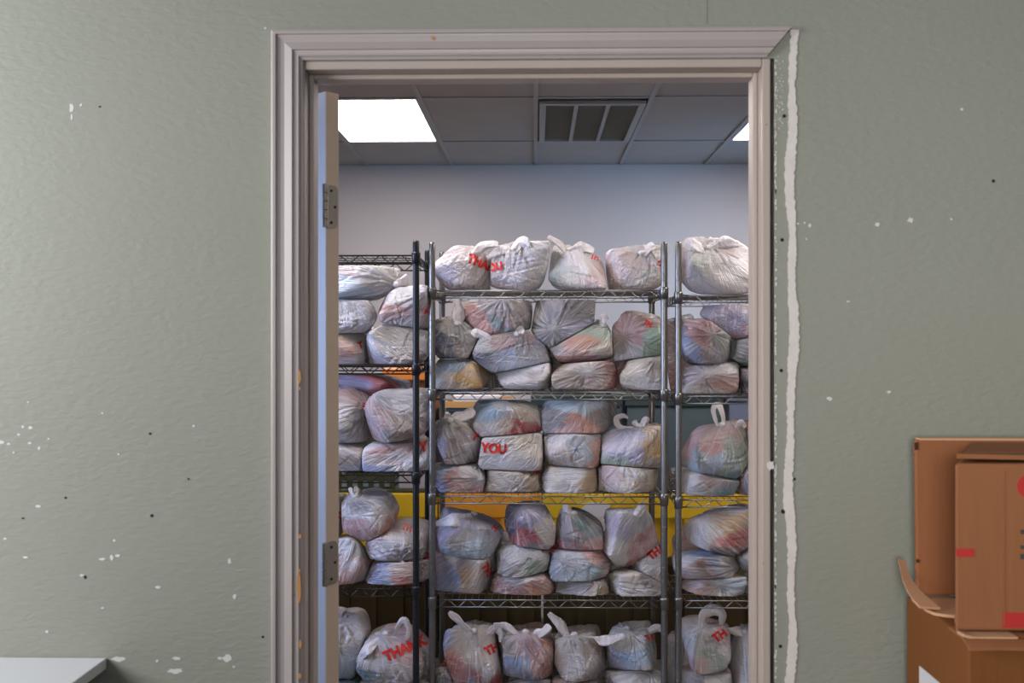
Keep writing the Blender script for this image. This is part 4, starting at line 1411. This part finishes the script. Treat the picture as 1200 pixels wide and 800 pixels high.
hw = (at(600, 0, YT).x - at(522, 0, YT).x) / 2
tb = MB().box(-hw, -.22, 0, hw, .22, .004)
tb.box(-hw, -.22, .004, hw, -.215, .03).box(-hw, .215, .004, hw, .22, .03).box(-hw, -.215, .004, -hw + .005, .215, .03).box(hw - .005, -.215, .004, hw, .215, .03)
tb.build('tray_body', M['tan'], tr)
tag(MB().box(at(524, 0, YT).x + .02, YT + .09, zz(478.5) + .0045, at(585, 0, YT).x, YT + .4, zz(478.5) + .055).build('paper_stack', M['paper']), 'stack of white papers lying in the tan tray', 'papers')
simple_box('storage_tote', 622, 730, Z1, zz(464), YT + .04, YT + .5, M['teal_body'], M['teal'], .05, 'dark teal storage tote on the bins behind the middle rack centre', 'tote')
simple_box('storage_tote', 732, 848, Z1, zz(464), YT + .04, YT + .5, M['teal_body'], M['teal'], .05, 'dark teal storage tote behind the paired chrome posts', 'tote')
bt = simple_box('storage_tote', 852, 925, Z1, zz(464), YT + .02, YT + .5, M['bluebox'], M['bluebox'], .025, 'cloudy blue storage tote behind the right rack', 'tote')
# folded white paper hanging on the bright yellow bin
inv = -BINS['mid'].location
pq = [at(x, y, YT - .004) + inv for x, y in ((670, 606), (707, 613), (716, 590), (690, 588))]
MB().hexa(pq + [p + Vector((0, .003, 0)) for p in pq]).build('folded_paper', M['paper'], BINS['mid'])

# ------------------------------------------------------------------ boxes at the right
YW = -0.012
bt_z = 1.008
low = empty('cardboard_box', (0.98, -0.19, 0))
tag(low, 'golden brown cardboard box with a white label and torn flap, below another box', 'box', 'cardboard boxes by the wall')
lx0, lx1, ly0, ly1 = 0.7175 - 0.98, 0.29, -0.336 + 0.19, YW - 0.03 + 0.19
lb = MB()
lb.box(lx0, ly0, 0, lx1, ly1, bt_z - .006)
bevel(lb.build('box_body', M['card2'], low), .004)
MB().box(lx0 - .0012, -0.245 + .19, 0.62, lx0 + .001, -0.113 + .19, 0.889).build('paper_label', M['paper'], low)


def sheet(mb, P, t=.005):
    R, C = len(P), len(P[0])
    mb.grid(P)
    Q = [[p - Vector((0, 0, t)) for p in row] for row in P]
    mb.grid([row[::-1] for row in Q])
    edge = [P[0], [r_[-1] for r_ in P], P[-1][::-1], [r_[0] for r_ in P][::-1]]
    for e in edge:
        mb.grid([e, [p - Vector((0, 0, t)) for p in e]])


edge_x = [(2.075, .744), (2.04, .736), (2.00, .722), (1.97, .712), (1.94, .709), (1.918, .714), (1.906, .728), (1.898, .746), (1.886, .739), (1.86, .730), (1.82, .716), (1.795, .709), (1.775, .712)]
P = []
for Zd, xe in edge_x:
    Y = Zd - 2.108 + .19
    P.append([Vector((xe - .98 + (.80 - xe) * (1 - v / 6), Y, bt_z - .0035 + (.004 if v == 6 else 0))) for v in range(7)])
fl = MB()
sheet(fl, P)
fl.build('flap', M['card_in'], low, True)
# the torn corner of the flap curls up beside the wall
P = []
for (px, py, Zd, wd) in ((1090, 711, 1.94, 12), (1080, 702, 1.96, 11), (1071, 691, 1.985, 8), (1064, 680, 2.01, 6), (1060, 669, 2.03, 4.5), (1057.5, 660, 2.045, 4.2), (1056.5, 655, 2.05, 4)):
    o_ = Vector((.98, -.19, 0))
    P.append([at(px - wd + 2 * wd * k / 4, py + (k - 2) * .4, Zd - 2.108 + (k - 2) * .002) - o_ for k in range(5)])
fl = MB()
sheet(fl, P, .004)
fl.build('torn_corner', M['card_in'], low, True)
P = []
for iu in range(13):
    x = lx0 - .006 + (lx1 - lx0 + .006) * iu / 12
    row = []
    for iv in range(7):
        v = iv / 6
        row.append(Vector((x, ly0 + .07 - v * .088, bt_z - .004 - .012 * v ** 5 + .0015 * math.sin(iu * 1.3) * v)))
    P.append(row)
fl = MB()
sheet(fl, P)
fl.build('flap', M['card'], low, True)

top_ = empty('cardboard_box', (0.98, -0.185, bt_z))
tag(top_, 'brown cardboard box with red printing, stacked on the golden brown box', 'box', 'cardboard boxes by the wall')
off = Vector((-.98, .185, -bt_z))
nl, fl_ = at(1119, 400, -0.308), Vector((0.822, 0, 0))
bz1 = 1.302
YB2 = -0.098
c8 = [Vector((nl.x, -0.308, bt_z)), Vector((1.262, -0.318, bt_z)), Vector((1.262, YB2, bt_z)), Vector((fl_.x, YB2, bt_z))]
mb = MB().hexa([p + off for p in c8] + [p + off + Vector((0, 0, bz1 - bt_z - .012)) for p in c8])
bevel(mb.build('box_body', M['card'], top_), .005)
# lids: the front flap gapes a little over the box front
mid0, mid1 = (c8[0] + c8[3]) / 2, (c8[1] + c8[2]) / 2
fm = MB()
u8 = [c8[0] + Vector((.002, -.002, 0)), c8[1], mid1, mid0]
fm.hexa([p + off + Vector((0, 0, bz1 - bt_z - dz)) for p, dz in zip(u8, (.004, .0125, .0105, .0105))] + [p + off + Vector((0, 0, bz1 - bt_z + dz)) for p, dz in zip(u8, (.004, -.007, -.005, -.005))])
fm.build('flap', M['card'], top_)
fm = MB()
u8 = [mid0, mid1, c8[2], c8[3]]
fm.hexa([p + off + Vector((0, 0, bz1 - bt_z - .0115)) for p in u8] + [p + off + Vector((0, 0, bz1 - bt_z + dz)) for p, dz in zip(u8, (-.004, -.004, .001, .003))])
fm.build('flap', M['card'], top_)
# liner fold on the front panel
fv = (c8[1] - c8[0]).normalized()
fn = Vector((fv.y, -fv.x, 0))


def front(u, z, t=0.0):
    return c8[0] + off + fv * u + fn * t + Vector((0, 0, z))


def fquad(u0, u1, z0, z1, m, name, t=.0012):
    q = MB().hexa([front(u0, z0, t), front(u1, z0, t), front(u1, z0, -.002), front(u0, z0, -.002), front(u0, z1, t), front(u1, z1, t), front(u1, z1, -.002), front(u0, z1, -.002)])
    return q.build(name, m, top_)


def uz(px, py):
    p = at(px, py, -0.311)
    return p.x - nl.x, p.z - bt_z


u0, z0 = uz(1121.5, 652.5); u1, z1 = uz(1142, 643)
fquad(u0, u1, z0, z1, M['redbox'], 'red_mark')
u0, z0 = uz(1175, 742); u1, z1 = uz(1250, 718)
fquad(u0, u1, max(z0, .006), z1, M['redbox'], 'red_mark', .001)
u0, z0 = uz(1177, 733); u1, z1 = uz(1240, 529)
fquad(uz(1176, 600)[0], uz(1177.5, 600)[0], .01, .27, M['card'], 'crease', .0012)
# a large red letter, cut off by the frame
arc = MB()
cu_, cz_ = uz(1219, 570)
ro, ri, n = .040, .020, 40
for k in range(n):
    a0, a1 = math.radians(45 + 270 * k / n), math.radians(45 + 270 * (k + 1) / n)
    q = []
    for (rr_, a) in ((ro, a0), (ro, a1), (ri, a1), (ri, a0)):
        q.append((cu_ + rr_ * .95 * math.cos(a), cz_ + rr_ * .64 * math.sin(a)))
    arc.hexa([front(u, z, -.001) for u, z in q] + [front(u, z, .0012) for u, z in q])
arc.build('red_letter', M['redbox'], top_)
tx = MB()
for (py, hh) in ((623, 5), (641, 4), (652, 6)):
    for k in range(3):
        u0, z0 = uz(1196 + k * 12, py + hh / 2); u1, z1 = uz(1205 + k * 12, py - hh / 2)
        tx.hexa([front(u0, z0, .001), front(u1, z0, .001), front(u1, z0, -.001), front(u0, z0, -.001), front(u0, z1, .001), front(u1, z1, .001), front(u1, z1, -.001), front(u0, z1, -.001)])
tx.build('small_print', M['ink'], top_)

# a shallow carton standing between the box and the wall
sx0 = at(1072.5, 400, -.072).x
car = empty('cardboard_carton', ((sx0 + 1.25) / 2, -.053, bt_z + .0035))
tag(car, 'flat brown carton standing upright against the wall behind the red-printed box', 'carton')
hx = (1.25 - sx0) / 2
cz1 = at(1100, 514.5, -.072).z - bt_z - .0035
mb = MB().hexa([(-hx + .004, -.019, 0), (hx, -.019, 0), (hx, -.006, 0), (-hx + .004, -.006, 0), (-hx, -.019, cz1), (hx, -.019, cz1), (hx, -.006, cz1), (-hx, -.006, cz1 - .004)])
bevel(mb.build('box_body', M['card'], car), .003)
MB().hexa([(-hx + .008, -.021, cz1 - .002), (hx, -.021, cz1 - .003), (hx, -.005, cz1 - .001), (-hx + .006, -.005, cz1 - .001), (-hx + .008, -.021, cz1 + .002), (hx, -.021, cz1 + .0015), (hx, -.005, cz1 + .003), (-hx + .006, -.005, cz1 + .003)]).build('top_flap', M['card_in'], car)
for pz in (.062,):
    MB().box(-hx + .002, -.0205, pz, -hx + .008, -.018, pz + .006).build('torn_notch', M['card_dark'], car)
MB().box(-hx - .001, -.0205, cz1 - .020, -hx + .006, -.018, cz1 - .006).build('dented_corner', M['card_dark'], car)

# ------------------------------------------------------------------ white table at the left
tz = at(100, 770, 0).z
txr = at(125.5, 770, 0).x
tab = empty('table', (txr - .6, -.31, 0))
tag(tab, 'white laminate table against the green wall at lower left', 'table')
bevel(MB().box(-.6, -.295, tz - .022, .6, .308, tz).build('tabletop', M['white'], tab), .002)
for sx in (-.55, .53):
    for sy in (-.25, .27):
        MB().box(sx - .02, sy - .02, 0, sx + .02, sy + .02, tz - .022).build('leg', M['white'], tab)
